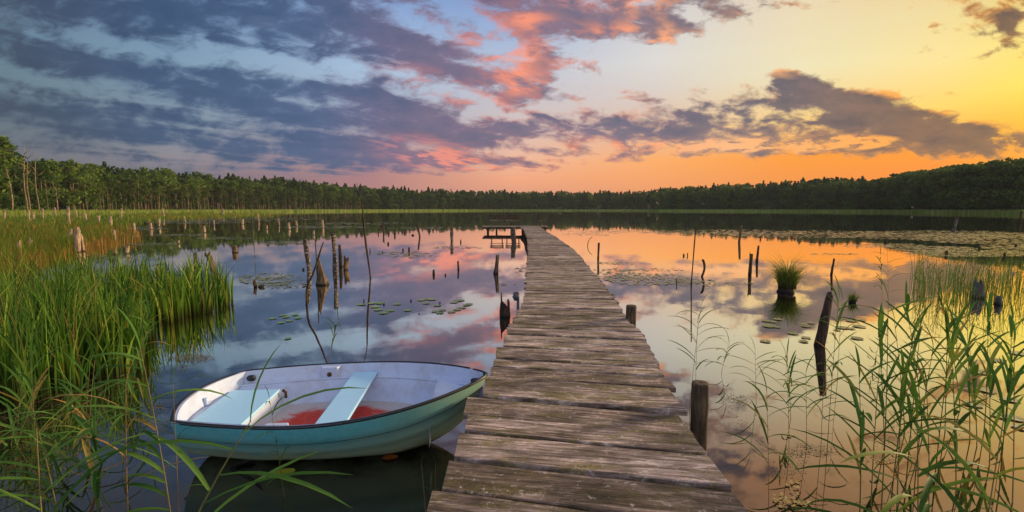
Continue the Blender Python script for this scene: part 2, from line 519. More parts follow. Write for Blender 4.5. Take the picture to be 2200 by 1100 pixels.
e2 = t.math('ADD', sz.outputs[1], .02)
rad = t.math('ADD', t.math('MULTIPLY', t.math('MULTIPLY', e1, e1), 3.6), t.math('MULTIPLY', t.math('MULTIPLY', e2, e2), 9.0))
msk = t.maprange(t.math('ADD', rad, t.math('MULTIPLY', t.math('SUBTRACT', n1, .5), 1.6)), .95, .60)
col = t.mix(msk, (.50, .46, .46), t.mix(t.maprange(n2, .35, .65), (.46, .02, .008), (.66, .06, .02)))
col = t.mix(t.math('MULTIPLY', t.maprange(n2, .56, .68), .4), col, (.25, .19, .15))
setb(t, b, Base_Color=col, Roughness=.6)
M['floor'] = m
M['board'] = plain('seat_board_blue', (.42, .76, 1.0), .5, 24, .25, (.46, .66, .80))
M['rubber'] = plain('black_rubber', (.012, .012, .016), .45)
M['rust'] = plain('rusty_iron', (.10, .045, .02), .8, 20, .5)
M['grey'] = plain('grey_plastic', (.13, .13, .16), .55, 20, .5)

# lily pads
def padmat(name, c1, c2, rough=.32):
    m, t, b = mat(name)
    n = t.noise(coords(t, 'Object'), 5, 3)
    col = t.mix(attr(t, 'rnd'), c1, c2)
    col = t.mix(t.math('MULTIPLY', t.maprange(n, .5, .7), .4), col, (.34, .30, .06))
    setb(t, b, Base_Color=col, Roughness=rough)
    return m


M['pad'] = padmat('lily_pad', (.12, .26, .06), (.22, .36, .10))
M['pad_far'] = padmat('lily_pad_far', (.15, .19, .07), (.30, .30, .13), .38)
M['pad_sheen'] = padmat('lily_pad_sheen', (.42, .37, .18), (.62, .54, .30), .25)  # cream reflection of the low-sun sky is put into the leaf colour
M['scum'] = padmat('floating_weed', (.11, .085, .03), (.22, .16, .07), .6)
M['seed'] = padmat('floating_yellow', (.42, .30, .06), (.60, .46, .16), .6)

# water: a mirror that loses strength as one looks down into it, over peat-brown depth
m, t, b = mat('lake_water')
t.n.remove(b)
geo = t.node('ShaderNodeNewGeometry')
pos = geo.outputs['Position']
n1 = t.noise(t.mapping(pos, scale=(1, .55, 1)), .9, 3, .5)
n2 = t.noise(t.mapping(pos, scale=(1, .8, 1)), 5.0, 3, .5)
hgt = t.math('ADD', t.math('MULTIPLY', n1, 1.0), t.math('MULTIPLY', n2, .12))
bn = t.node('ShaderNodeBump')
bn.inputs['Strength'].default_value = .12
bn.inputs['Distance'].default_value = .02
t.put(bn.inputs['Height'], hgt)
fr = t.node('ShaderNodeFresnel')
fr.inputs[0].default_value = 1.33
t.l.new(bn.outputs[0], fr.inputs['Normal'])
fac = t.math('SUBTRACT', 1.0, t.math('POWER', t.math('SUBTRACT', 1.0, fr.outputs[0]), 5.0))
gl = t.node('ShaderNodeBsdfGlossy')
gl.inputs['Roughness'].default_value = .025
t.l.new(bn.outputs[0], gl.inputs['Normal'])
gl.inputs[0].default_value = (1, .985, .92, 1)
df = t.node('ShaderNodeBsdfDiffuse')
df.inputs[0].default_value = (.010, .009, .007, 1)
mx = t.node('ShaderNodeMixShader')
t.l.new(fac, mx.inputs[0])
t.l.new(df.outputs[0], mx.inputs[1])
t.l.new(gl.outputs[0], mx.inputs[2])
t.l.new(mx.outputs[0], t.n['Material Output'].inputs[0])
M['water'] = m
m, t, b = mat('shore_soil')
pos = t.node('ShaderNodeNewGeometry').outputs['Position']
n1 = t.noise(pos, .08, 6, .6)
n2 = t.noise(pos, 1.2, 5, .6)
col = t.mix(n1, (.03, .045, .012), (.07, .08, .02))
col = t.mix(t.maprange(n2, .4, .7), col, (.04, .03, .015))
setb(t, b, Base_Color=col, Roughness=.95)
M['soil'] = m


# ------------------------------------------------------------------ mesh helpers
def link(name, me, m=None, parent=None, loc=None):
    o = bpy.data.objects.new(name, me)
    C.objects.link(o)
    if m is not None and me is not None:
        me.materials.clear()
        me.materials.append(m)
    if parent is not None:
        o.parent = parent
    if loc is not None:
        o.location = loc
    return o


def tag(o, label=None, cat=None, group=None, kind=None):
    for k, v in (('label', label), ('category', cat), ('group', group), ('kind', kind)):
        if v:
            o[k] = v
    return o


def empty(name, loc=(0, 0, 0), rz=0.0):
    o = bpy.data.objects.new(name, None)
    o.empty_display_size = .2
    o.location = loc
    o.rotation_euler = (0, 0, rz)
    C.objects.link(o)
    return o


def npmesh(name, V, Q, attrs=None, smooth=False):
    """V (n,3); Q (m,k) all faces with k corners"""
    V = np.ascontiguousarray(V, dtype=np.float32)
    Q = np.ascontiguousarray(Q, dtype=np.int32)
    me = bpy.data.meshes.new(name)
    k = Q.shape[1]
    me.vertices.add(len(V))
    me.vertices.foreach_set('co', V.ravel())
    me.loops.add(Q.size)
    me.loops.foreach_set('vertex_index', Q.ravel())
    me.polygons.add(len(Q))
    me.polygons.foreach_set('loop_start', np.arange(0, Q.size, k, dtype=np.int32))
    if smooth:
        me.polygons.foreach_set('use_smooth', np.ones(len(Q), dtype=bool))
    for an, av in (attrs or {}).items():
        a = me.attributes.new(an, 'FLOAT', 'POINT')
        a.data.foreach_set('value', np.ascontiguousarray(av, dtype=np.float32).ravel())
    me.update(calc_edges=True)
    return me


class MB:
    """collects plain geometry with a random number and a height number per vertex"""
    def __init__(s):
        s.v, s.f, s.r, s.h = [], [], [], []

    def add(s, vs, fs, rnd=0.5, hg=1.0):
        o = len(s.v)
        s.v += [tuple(p) for p in vs]
        s.f += [tuple(i + o for i in f) for f in fs]
        s.r += [rnd] * len(vs)
        s.h += (list(hg) if isinstance(hg, (list, tuple)) else [hg] * len(vs))

    def box(s, c, size, rot=0.0, rnd=0.5):
        hx, hy, hz = (q / 2 for q in size)
        cr, sr = math.cos(rot), math.sin(rot)
        vs = []
        for z in (-hz, hz):
            for x, y in ((-hx, -hy), (hx, -hy), (hx, hy), (-hx, hy)):
                vs.append((c[0] + x * cr - y * sr, c[1] + x * sr + y * cr, c[2] + z))
        s.add(vs, [(3, 2, 1, 0), (4, 5, 6, 7), (0, 1, 5, 4), (1, 2, 6, 5), (2, 3, 7, 6), (3, 0, 4, 7)], rnd)

    def tube(s, pts, rad, n=6, rnd=0.5, cap=True):
        pts = [Vector(p) for p in pts]
        vs, hs = [], []
        L = len(pts)
        for i, p in enumerate(pts):
            d = (pts[min(i + 1, L - 1)] - pts[max(i - 1, 0)]).normalized()
            a = d.orthogonal() if abs(d.z) < .9 else Vector((1, 0, 0))
            a = (a - d * a.dot(d)).normalized()
            bb = d.cross(a)
            r = rad[i] if isinstance(rad, (list, tuple)) else rad
            for k in range(n):
                an = 2 * PI * k / n
                vs.append(p + (a * math.cos(an) + bb * math.sin(an)) * r)
                hs.append(i / max(1, L - 1))
        fs = []
        for i in range(L - 1):
            for k in range(n):
                fs.append((i * n + k, i * n + (k + 1) % n, (i + 1) * n + (k + 1) % n, (i + 1) * n + k))
        if cap:
            fs.append(tuple(range(n))[::-1])
            fs.append(tuple((L - 1) * n + k for k in range(n)))
        s.add(vs, fs, rnd, hs)

    def leaf(s, base, az, length, width, up0=0.9, droop=1.4, rnd=.5, seg=6, fold=.25):
        """a long pointed blade that leaves its stem at angle up0 and bows over"""
        base = Vector(base)
        hd = Vector((math.cos(az), math.sin(az), 0))
        side = Vector((-hd.y, hd.x, 0))
        p = base.copy()
        vs, fs, hs = [], [], []
        for i in range(seg + 1):
            q = i / seg
            an = up0 - droop * q
            wd = width * (0.35 + 1.9 * q) * (1 - q) ** .75 * 1.05 if q < 1 else 0
            wd = min(wd, width)
            up = Vector((0, 0, 1)) * math.cos(an) - hd * math.sin(an)
            vs += [p - side * wd / 2 + up * wd * fold, p, p + side * wd / 2 + up * wd * fold]
            hs += [1, 1, 1]
            p = p + (hd * math.cos(an) + Vector((0, 0, 1)) * math.sin(an)) * (length / seg)
        for i in range(seg):
            a = i * 3
            fs += [(a, a + 1, a + 4, a + 3), (a + 1, a + 2, a + 5, a + 4)]
        s.add(vs, fs, rnd, hs)

    def mesh(s, name, smooth=False, loc=None):
        me = bpy.data.meshes.new(name)
        v = s.v if loc is None else [(p[0] - loc[0], p[1] - loc[1], p[2] - loc[2]) for p in s.v]
        me.from_pydata(v, [], s.f)
        for an, av in (('rnd', s.r), ('hgt', s.h)):
            a = me.attributes.new(an, 'FLOAT', 'POINT')
            a.data.foreach_set('value', av)
        if smooth:
            me.polygons.foreach_set('use_smooth', [True] * len(me.polygons))
        me.update()
        return me

    def build(s, name, m, parent=None, smooth=False, loc=None):
        return link(name, s.mesh(name, smooth, loc), m, parent, loc)


# ------------------------------------------------------------------ land and water
SHORE = [(0, 105), (100, 130), (200, 165), (400, 230), (600, 300), (800, 390), (1000, 460), (1150, 500), (1340, 490), (1420, 400), (1500, 370), (1700, 320), (1900, 260), (2000, 215), (2200, 170)]
sh_az = [-PI, -2.6, -1.9, -1.3, -1.0] + [math.atan2(p - 1100, F) for p, _ in SHORE] + [1.0, 1.4, 1.9, 2.6, PI]
sh_r = [9, 10, 22, 60, 85] + [d / math.cos(math.atan2(p - 1100, F)) for p, d in SHORE] + [200, 150, 40, 10, 9]


def shore_r(az):
    return np.interp(az, sh_az, sh_r)


def ground(az, r):
    R0 = shore_r(az)
    q = r - R0
    z = np.where(q < 0, np.maximum(-1.3, q * .12), np.minimum(q * .10, .6))
    hill = np.interp(az, [-.85, -.7, -.45, -.2, .1, .25, .4, .6, .85], [2, 4, 13, 9, 4, 9, 9, 10, 6])
    z = z + hill * np.clip((q - 12) / 140, 0, 1) ** 1.0
    return z


na, nr = 900, 90
azs = np.linspace(-PI, PI, na, endpoint=False)
qs = np.concatenate([np.linspace(0, 1, 20), 1 + (np.linspace(0, 1, nr - 20)[1:] ** 2.2) * 1.2])
AZg, Qg = np.meshgrid(azs, qs)
R0 = shore_r(AZg)
rr = np.where(Qg <= 1, Qg * R0, R0 + (Qg - 1) * 330)
zz_ = ground(AZg, rr)
V = np.stack([rr * np.sin(AZg), rr * np.cos(AZg), zz_], -1).reshape(-1, 3)
nq = len(qs)
ii, jj = np.meshgrid(np.arange(nq - 1), np.arange(na), indexing='ij')
Q = np.stack([ii * na + jj, (ii + 1) * na + jj, (ii + 1) * na + (jj + 1) % na, ii * na + (jj + 1) % na], -1).reshape(-1, 4)
tag(link('ground', npmesh('ground', V, Q, smooth=True), M['soil']), 'dark soil of the lake shore and the wooded slopes', kind='structure')
tag(link('lake_water', npmesh('lake_water', np.array([(-900, -60, 0), (900, -60, 0), (900, 900, 0), (-900, 900, 0)]), np.array([(0, 1, 2, 3)])), M['water']), 'still lake water mirroring the sunset sky', kind='structure')


# ------------------------------------------------------------------ trees
def cards(cen, size, rng, flat=0.0):
    n = len(cen)
    a = rng.normal(size=(n, 3))
    a[:, 2] *= (1 - flat)
    a /= np.linalg.norm(a, axis=1)[:, None]
    b_ = rng.normal(size=(n, 3))
    b_ -= a * (a * b_).sum(1)[:, None]
    b_ /= np.linalg.norm(b_, axis=1)[:, None]
    s = (size * rng.uniform(.6, 1.3, n))[:, None]
    a, b_ = a * s * .5, b_ * s * .5
    V = np.stack([cen - a - b_ * .6, cen + a * .3 - b_, cen + a + b_ * .5, cen - a * .4 + b_], 1).reshape(-1, 3)
    return V, np.arange(4 * n).reshape(-1, 4)


def crown_pts(kind, h, n, rng):
    """points of leaf clumps, for a tree of height h"""
    if kind == 'spruce':
        q = rng.uniform(0, 1, n) ** 1.5
        an = rng.uniform(0, 2 * PI, n)
        rad = h * .15 * (1 - q) * (.65 + .35 * np.cos(q * 60)) * np.sqrt(rng.uniform(.3, 1, n)) + .08
        return np.stack([rad * np.cos(an), rad * np.sin(an), h * (.10 + .9 * q) - rad * .3], 1)
    if kind == 'pine':
        k = rng.integers(7, 11)
        out = []
        for i in range(k):
            q = i / (k - 1)
            z = h * (.50 + .47 * q)
            rad = h * .13 * (1 - q) ** .6 * rng.uniform(.7, 1.2) + .25
            m_ = int(n / k)
            an = rng.uniform(0, 2 * PI, m_)
            r_ = rad * np.sqrt(rng.uniform(0, 1, m_))
            out.append(np.stack([r_ * np.cos(an), r_ * np.sin(an), z + rng.normal(0, h * .02, m_) - r_ * .25], 1))
        return np.concatenate(out)
    lo, wd = {'alder': (.32, .17), 'full': (.06, .24), 'thin': (.55, .12), 'shrub': (.0, .55)}[kind]
    k = rng.integers(9, 15)
    out = []
    for i in range(k):
        q = rng.uniform(0, 1)
        z = h * (lo + (.95 - lo) * q)
        env = math.sin(PI * min(1, max(0.08, (q * .86 + .10)))) ** .6
        an0 = rng.uniform(0, 2 * PI)
        off = h * wd * env * rng.uniform(.2, .75)
        c = np.array([off * math.cos(an0), off * math.sin(an0), z])
        rad = h * wd * rng.uniform(.32, .62)
        m_ = int(n / k)
        d = rng.normal(size=(m_, 3))
        d /= np.linalg.norm(d, axis=1)[:, None]
        out.append(c + d * (rng.uniform(.35, 1, m_) ** .5)[:, None] * rad * np.array([1, 1, .62]))
    p = np.concatenate(out)
    p[:, 2] = np.clip(p[:, 2], .2, h)
    return p


def trunk_mb(h, r0, lean=(0, 0), limbs=3, top=.95, seed=0):
    rg = random.Random(seed)
    mb = MB()
    pts, rad = [], []
    for i in range(6):
        q = i / 5
        pts.append((lean[0] * q * q * h + rg.uniform(-.01, .01) * h, lean[1] * q * h, q * h * top - .3 * (i == 0)))
        rad.append(r0 * (1 - .85 * q))
    mb.tube(pts, rad, 6)
    for k in range(limbs):
        q = rg.uniform(.45, .85)
        an = rg.uniform(0, 2 * PI)
        l = h * rg.uniform(.08, .16)
        p = Vector((lean[0] * q * q * h, lean[1] * q * h, q * h * top))
        e = p + Vector((math.cos(an) * l, math.sin(an) * l, l * .8))
        mb.tube([p, (p + e) / 2 + Vector((0, 0, -.05 * l)), e], [r0 * .4, r0 * .28, r0 * .1], 4)
    return mb


PROTO = {}
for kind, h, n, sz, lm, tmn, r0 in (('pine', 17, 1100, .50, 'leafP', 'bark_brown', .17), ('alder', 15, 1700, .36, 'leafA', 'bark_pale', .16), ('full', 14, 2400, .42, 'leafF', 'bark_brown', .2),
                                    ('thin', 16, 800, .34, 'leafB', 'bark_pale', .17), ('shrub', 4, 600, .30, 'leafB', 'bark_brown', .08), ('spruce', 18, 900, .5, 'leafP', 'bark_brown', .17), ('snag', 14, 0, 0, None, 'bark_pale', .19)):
    for var in range(3):
        rg = np.random.default_rng(100 + var * 7 + len(kind))
        lean = (rg.uniform(-.05, .05), rg.uniform(-.03, .03))
        tmb = trunk_mb(h, r0, lean, 5 if kind != 'snag' else 7, seed=var)
        tm_ = tmb.mesh('trunk', True)
        tm_.materials.append(M[tmn])
        cm = None
        cp = None
        if n:
            cp = crown_pts(kind, h, n, rg)
            V, Q = cards(cp, sz, rg)
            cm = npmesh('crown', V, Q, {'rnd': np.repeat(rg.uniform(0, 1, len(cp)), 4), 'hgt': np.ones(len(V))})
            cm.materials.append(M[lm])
        PROTO[kind, var] = (tm_, cm, cp, h, sz, lm, tmb)


def put_tree(kind, az, r, h, label, cat='tree', group=None, name=None, var=None, wide=1.0):
    var = random.randrange(3) if var is None else var
    tm_, cm, cp, h0, *_ = PROTO[kind, var]
    x, y = r * math.sin(az), r * math.cos(az)
    z = float(ground(np.array(az), np.array(r)))
    o = empty(name or {'pine': 'pine_tree', 'snag': 'dead_tree', 'shrub': 'shore_bush'}.get(kind, 'broadleaf_tree'), (x, y, z), random.uniform(0, 2 * PI))
    s = h / h0
    o.scale = (s * wide, s * wide, s)
    tag(o, label, cat, group)
    link('trunk', tm_, None, o)
    if cm:
        link('crown', cm, None, o)
    return o


def pxaz(px):
    return math.atan2(px - 1100, F)


def skyline(px):
    return np.interp(px, [0, 60, 120, 200, 300, 420, 560, 700, 800, 950, 1100, 1250, 1380, 1400, 1500, 1620, 1750, 1900, 1950, 2010, 2080, 2200],
                     [325, 345, 352, 356, 362, 373, 382, 394, 405, 411, 413, 414, 416, 409, 403, 394, 386, 382, 366, 354, 344, 332])


# named trees at the left end, told apart by eye
def rdist(px, extra=0):
    return float(shore_r(pxaz(px))) + extra


def htree(px, r, ytop):
    az = pxaz(px)
    dep = r * math.cos(az)
    d = ray(1100, ytop)
    return EYE + d.z / d.y * dep - float(ground(np.array(az), np.array(r)))


for px, ytop, kind, wide, lab in (
        (2, 268, 'full', 1.0, 'tallest dark leafy tree at the very end of the wooded left shore'),
        (32, 284, 'thin', 1.2, 'tall tree with small clumpy crown on a bare leaning trunk, beside the tallest tree'),
        (165, 336, 'thin', 1.0, 'thin tree whose small tuft crown rises over the left wood, past the dead trunks'),
        (128, 340, 'thin', 1.5, 'loose-crowned pale-trunked tree rising over the left wood beside the tuft-topped tree')):
    put_tree(kind, pxaz(px), rdist(px, 3), htree(px, rdist(px, 3), ytop), lab, var=1, wide=wide)
for px, ytop, lab in (
        (62, 306, 'tallest bare dead trunk with a spiky top at the left end of the wood'),
        (68, 318, 'bare dead trunk standing close beside the tallest dead trunk'),
        (88, 322, 'second bare dead trunk with broken top, right of the two standing close'),
        (109, 378, 'slim pale dead pole trunk before the left wood, free of branches'),
        (129, 392, 'short thick pale dead trunk before the left wood, near the slim pole trunk')):
    put_tree('snag', pxaz(px), rdist(px, -3), htree(px, rdist(px, -3), ytop) * 1.05, lab, cat='dead tree', wide=.8 if px != 109 else .5)

GL = {'alder': ('leafy pale-trunked tree in the front row of the left shore wood', 'front trees of the left shore wood'),
      'thin': ('slender high-crowned tree with long bare pale trunk along the left shore', 'slender trees along the left shore'),
      'snag': ('bare grey-brown dead trunk at the edge of the left shore wood', 'dead trunks along the left shore')}
px = 175.0
while px < 800:
    kind = random.choice(['alder', 'alder', 'alder', 'thin', 'snag', 'thin', 'alder'])
    r = rdist(px, random.uniform(-1, 8))
    top = float(skyline(px)) + random.uniform(8, 24) * (230 / r) + 6
    h = max(6.0, htree(px, r, top))
    if kind == 'snag':
        h *= random.uniform(.55, .85)
    put_tree(kind, pxaz(px), r, h, GL[kind][0], 'tree' if kind != 'snag' else 'dead tree', GL[kind][1], wide=random.uniform(.9, 1.35) if kind != 'snag' else .6)
    px += random.uniform(.45, 1.3) * 10 * (230 / r) ** .8
px = 178.0
while px < 760:
    r = rdist(px, random.uniform(-6, 1))
    put_tree('snag', pxaz(px), r, random.uniform(5, 13), GL['snag'][0], 'dead tree', GL['snag'][1], wide=random.uniform(.35, .6))
    px += random.uniform(6, 22)
px = 805.0
while px < 1385:
    r = rdist(px, random.uniform(0, 10))
    kind = random.choice(['full', 'alder', 'pine'])
    put_tree(kind, pxaz(px), r, random.uniform(11, 15), 'small far green tree in the shore row beyond the end of the boardwalk', 'tree', 'far shore trees beyond the boardwalk')
    px += random.uniform(8, 16)
px = 1390.0
while px < 2230:
    r = rdist(px, random.uniform(0, 8))
    far = px < 1900
    kind = random.choice(['full', 'pine', 'full', 'shrub', 'full'] if far else ['full', 'full', 'full'])
    h = max(4, htree(px, r, float(skyline(px)) + random.uniform(5, 30) * (230 / r)))
    if kind == 'shrub':
        h = random.uniform(4, 7)
    put_tree(kind, pxaz(px), r, h, ('dark green tree in the front row of the far right shore wood' if kind != 'shrub' else 'pale low bush at the foot of the far right shore wood') if far else 'big round-crowned dark leafy tree on the near end of the right shore',
             'bush' if kind == 'shrub' else 'tree', ('far right shore trees' if kind != 'shrub' else 'far right shore bushes') if far else 'round-crowned trees on the right shore', wide=1.15)
    px += random.uniform(7, 15) * (260 / r)

# the mass of the wood behind
cen_all, rn_all, sz_all = [], [], []
tv, tf = [], []
mats_idx = []
groups = {'leafP': [[], [], []], 'leafF': [[], [], []], 'leafA': [[], [], []], 'leafB': [[], [], []]}
tr_v, tr_q, tr_n = [], [], 0
for row in range(9):
    px = -60.0
    while px < 2280:
        extra = 8 + row * 13 + random.uniform(-4, 4)
        r = float(shore_r(pxaz(px))) + extra
        dep = r * math.cos(pxaz(px))
        az = pxaz(px)
        x, y = r * math.sin(az), r * math.cos(az)
        z = float(ground(np.array(az), np.array(r)))
        hmax = htree(px, r, float(skyline(px)) + random.uniform(-10, 14) * (230 / dep) ** .5)
        leftish = px < 760
        kind = random.choice(['spruce', 'pine', 'pine', 'full', 'alder'] if row >= 2 else (['alder', 'thin', 'full'] if leftish else ['full', 'pine', 'full']))
        if px > 1900 and row < 5:
            kind = 'full'
        h = min(hmax * (random.uniform(.86, 1.08) if row >= 3 else 1), random.uniform(17, 22))
        if h > 4:
            var = random.randrange(3)
            tm_, cm, cp, h0, sz, lm, tmb = PROTO[kind, var]
            s = h / h0
            sub = cp[:: (3 if row > 1 else 2)]
            an = random.uniform(0, 2 * PI)
            ca, sa = math.cos(an), math.sin(an)
            Pp = np.stack([(sub[:, 0] * ca - sub[:, 1] * sa) * 1.25, (sub[:, 0] * sa + sub[:, 1] * ca) * 1.25, sub[:, 2]], 1) * s + np.array([x, y, z])
            g = groups[lm]
            g[0].append(Pp)
            g[1].append(np.clip(RNG.uniform(-.25, .25, len(sub)) + random.uniform(.2, .8), 0, 1))
            g[2].append(np.full(len(sub), sz * s * (2.0 if row > 1 else 1.6)))
            if row < 2:
                rt = .16
                ring = np.array([(math.cos(a_) * rt, math.sin(a_) * rt, 0) for a_ in (0, PI / 2, PI, 3 * PI / 2)])
                top_ = ring * .4 + np.array([random.uniform(-.6, .6), 0, h * .9])
                vv = np.concatenate([ring, top_]) + np.array([x, y, z])
                tr_v.append(vv)
                tr_q.append(np.array([(k, (k + 1) % 4, 4 + (k + 1) % 4, 4 + k) for k in range(4)]) + tr_n)
                tr_n += 8
        px += random.uniform(.7, 1.35) * 4.4 * 1000 / dep
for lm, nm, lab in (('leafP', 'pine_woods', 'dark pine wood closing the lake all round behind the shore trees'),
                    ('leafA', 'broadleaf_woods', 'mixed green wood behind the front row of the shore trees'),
                    ('leafF', 'round_crown_woods', 'round-crowned dark green wood climbing the right shore'),
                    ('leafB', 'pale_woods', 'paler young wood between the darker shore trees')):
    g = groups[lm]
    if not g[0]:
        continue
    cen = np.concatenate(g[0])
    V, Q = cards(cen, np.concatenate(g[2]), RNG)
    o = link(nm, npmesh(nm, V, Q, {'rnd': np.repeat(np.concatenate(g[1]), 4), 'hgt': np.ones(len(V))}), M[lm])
    tag(o, lab, None, kind='stuff')
o = link('woods_trunks', npmesh('woods_trunks', np.concatenate(tr_v), np.concatenate(tr_q)), M['bark_pale'])
tag(o, 'thin pale trunks showing inside the wood behind the shore', None, kind='stuff')


n = 26000
ua = np.arctan2(RNG.uniform(-80, 2280, n) - 1100, F)
ur = shore_r(ua) + RNG.uniform(2, 26, n)
uz = ground(ua, ur) + RNG.uniform(0, 1, n) ** 1.3 * (3.0 + 2.5 * np.sin(ua * 60) + 1.5 * np.sin(ua * 173))
V, Q = cards(np.stack([ur * np.sin(ua), ur * np.cos(ua), uz], 1), np.full(n, .9), RNG)
tag(link('undergrowth', npmesh('undergrowth', V, Q, {'rnd': np.repeat(RNG.uniform(0, .8, n), 4), 'hgt': np.ones(len(V))}), M['leafA']), 'low green bushes filling the foot of the wood all along the shore', kind='stuff')

# ------------------------------------------------------------------ grasses
def blades(base, hgt, wid, az, bend, rnd, seg=4, twist=None):
    """ribbons: base (n,3), all other arrays (n,)"""
    n = len(base)
    q = np.linspace(0, 1, seg + 1)
    ang = np.clip(PI / 2 - bend[:, None] * q[None, :] * 1.2, -1.25, PI / 2)
    step = hgt[:, None] / seg
    dx = np.concatenate([np.zeros((n, 1)), np.cumsum(np.cos(ang[:, :-1]) * step, 1)], 1)
    dz = np.concatenate([np.zeros((n, 1)), np.cumsum(np.sin(ang[:, :-1]) * step, 1)], 1)
    fa = RNG.uniform(0, 2 * PI, n) if twist is None else twist
    sxv, syv = np.cos(fa), np.sin(fa)
    P = np.stack([base[:, 0:1] + dx * np.cos(az)[:, None], base[:, 1:2] + dx * np.sin(az)[:, None], base[:, 2:3] + dz], -1)
    ww = wid[:, None] * (1 - q[None, :] ** 2.2) * .5 + .0004
    S = np.stack([sxv, syv, np.zeros(n)], -1)[:, None, :] * ww[..., None]
    V = np.stack([P - S, P + S], 2).reshape(-1, 3)
    k = (seg + 1) * 2
    o = (np.arange(n) * k)[:, None, None]
    f = np.array([(2 * i, 2 * i + 1, 2 * i + 3, 2 * i + 2) for i in range(seg)])[None]
    Q = (o + f).reshape(-1, 4)
    hg = np.broadcast_to(q[None, :, None], (n, seg + 1, 2)).reshape(-1)
    return V, Q, np.repeat(rnd, k), hg


def in_poly(x, y, poly):
    ins = np.zeros(len(x), bool)
    j = len(poly) - 1
    for i in range(len(poly)):
        xi, yi = poly[i]
        xj, yj = poly[j]
        c = ((yi > y) != (yj > y)) & (x < (xj - xi) * (y - yi) / (yj - yi + 1e-9) + xi)
        ins ^= c
        j = i
    return ins


def sample_poly(poly, n, ybias=1.0):
    xs = [p[0] for p in poly]
    ys = [p[1] for p in poly]
    out = np.zeros((0, 2))
    while len(out) < n:
        x = RNG.uniform(min(xs), max(xs), n * 2)
        y = min(ys) + (max(ys) - min(ys)) * RNG.uniform(0, 1, n * 2) ** ybias
        k = in_poly(x, y, poly)
        out = np.concatenate([out, np.stack([x[k], y[k]], 1)])
    return out[:n]


def grass(name, poly, n, h, wpx, m, label, bend=(.1, .6), clump=0, lean=None, rndr=(0, 1), z=-.03, ybias=1.0, top_clip=None):
    p = sample_poly(poly, n if not clump else max(4, n // clump), ybias)
    p = p + RNG.normal(0, 1, p.shape) * np.array([14, 3.0]) * (0 if 'reed' in name else 1)
    p[:, 1] = np.maximum(p[:, 1], 455.5)
    b = Wnp(p[:, 0], p[:, 1])
    if clump:
        b = np.repeat(b, clump, 0)
        b[:, :2] += RNG.normal(0, 1, (len(b), 2)) * (.05 + .0016 * b[:, 1:2]) * (1.5 if clump > 20 else 1)
    n = len(b)
    b[:, 2] = z
    dep = b[:, 1]
    hh_ = RNG.uniform(h[0], h[1], n) * (.84 + .22 * np.sin(b[:, 0] * 5.3 + 1.7 * np.sin(b[:, 1] * 3.1)) + .1 * np.sin(b[:, 0] * 17 + b[:, 1] * 9))
    ww_ = np.maximum(wpx[0], dep * wpx[1] / 1000) * RNG.uniform(.6, 1.3, n)
    az = RNG.uniform(0, 2 * PI, n) if lean is None else RNG.normal(lean, .9, n)
    V, Q, r_, g_ = blades(b, hh_, ww_, az, RNG.uniform(bend[0], bend[1], n), RNG.uniform(rndr[0], rndr[1], n), twist=RNG.normal(0, .7, n))
    o = link(name, npmesh(name, V, Q, {'rnd': r_, 'hgt': g_}), m)
    return tag(o, label, None, kind='stuff')


# reed fringe all round the lake, in front of the woods
n = 16000
pxs = RNG.uniform(-40, 2240, n)
azv = np.arctan2(pxs - 1100, F)
rv = shore_r(azv) - RNG.uniform(-4, 9, n)
bs = np.stack([rv * np.sin(azv), rv * np.cos(azv), np.full(n, -.05)], 1)
V, Q, r_, g_ = blades(bs, RNG.uniform(1.1, 1.9, n), rv * .0016, RNG.uniform(0, 6.28, n), RNG.uniform(.05, .4, n), RNG.uniform(0, 1, n), seg=2, twist=RNG.normal(0, .3, n))
tag(link('shore_reeds', npmesh('shore_reeds', V, Q, {'rnd': r_, 'hgt': g_ * .5 + .5}), M['shore']), 'light green reed fringe along the whole far shore', kind='stuff')

grass('marsh_grass', [(-60, 457), (290, 458), (330, 470), (270, 486), (215, 520), (130, 548), (40, 575), (-60, 620)], 14000, (.35, .85), (.012, 1.2), M['marsh'], 'green marsh grass spreading before the left wood', clump=6, rndr=(0, .85))
grass('rusty_marsh_grass', [(-60, 490), (110, 486), (260, 490), (300, 512), (200, 538), (100, 556), (40, 590), (-60, 630)], 6500, (.25, .65), (.010, 1.3), M['marsh_o'], 'rusty orange and green sedge in front of the green marsh grass', clump=6)
grass('far_marsh_strip', [(280, 459), (420, 458), (600, 461), (560, 464), (380, 467), (290, 470)], 2600, (.35, .7), (.02, 1.3), M['marsh'], 'thin strip of grass island before the left wood', rndr=(.2, .9))
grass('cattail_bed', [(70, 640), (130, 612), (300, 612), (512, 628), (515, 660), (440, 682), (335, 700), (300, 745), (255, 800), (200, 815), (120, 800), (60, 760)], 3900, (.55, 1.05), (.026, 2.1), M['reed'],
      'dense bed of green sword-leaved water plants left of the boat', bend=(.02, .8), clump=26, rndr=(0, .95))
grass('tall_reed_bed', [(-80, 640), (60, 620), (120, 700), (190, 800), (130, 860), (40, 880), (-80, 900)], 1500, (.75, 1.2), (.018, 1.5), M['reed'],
      'taller mixed green and straw reeds at the left edge in front of the marsh', bend=(.05, .8), clump=14)


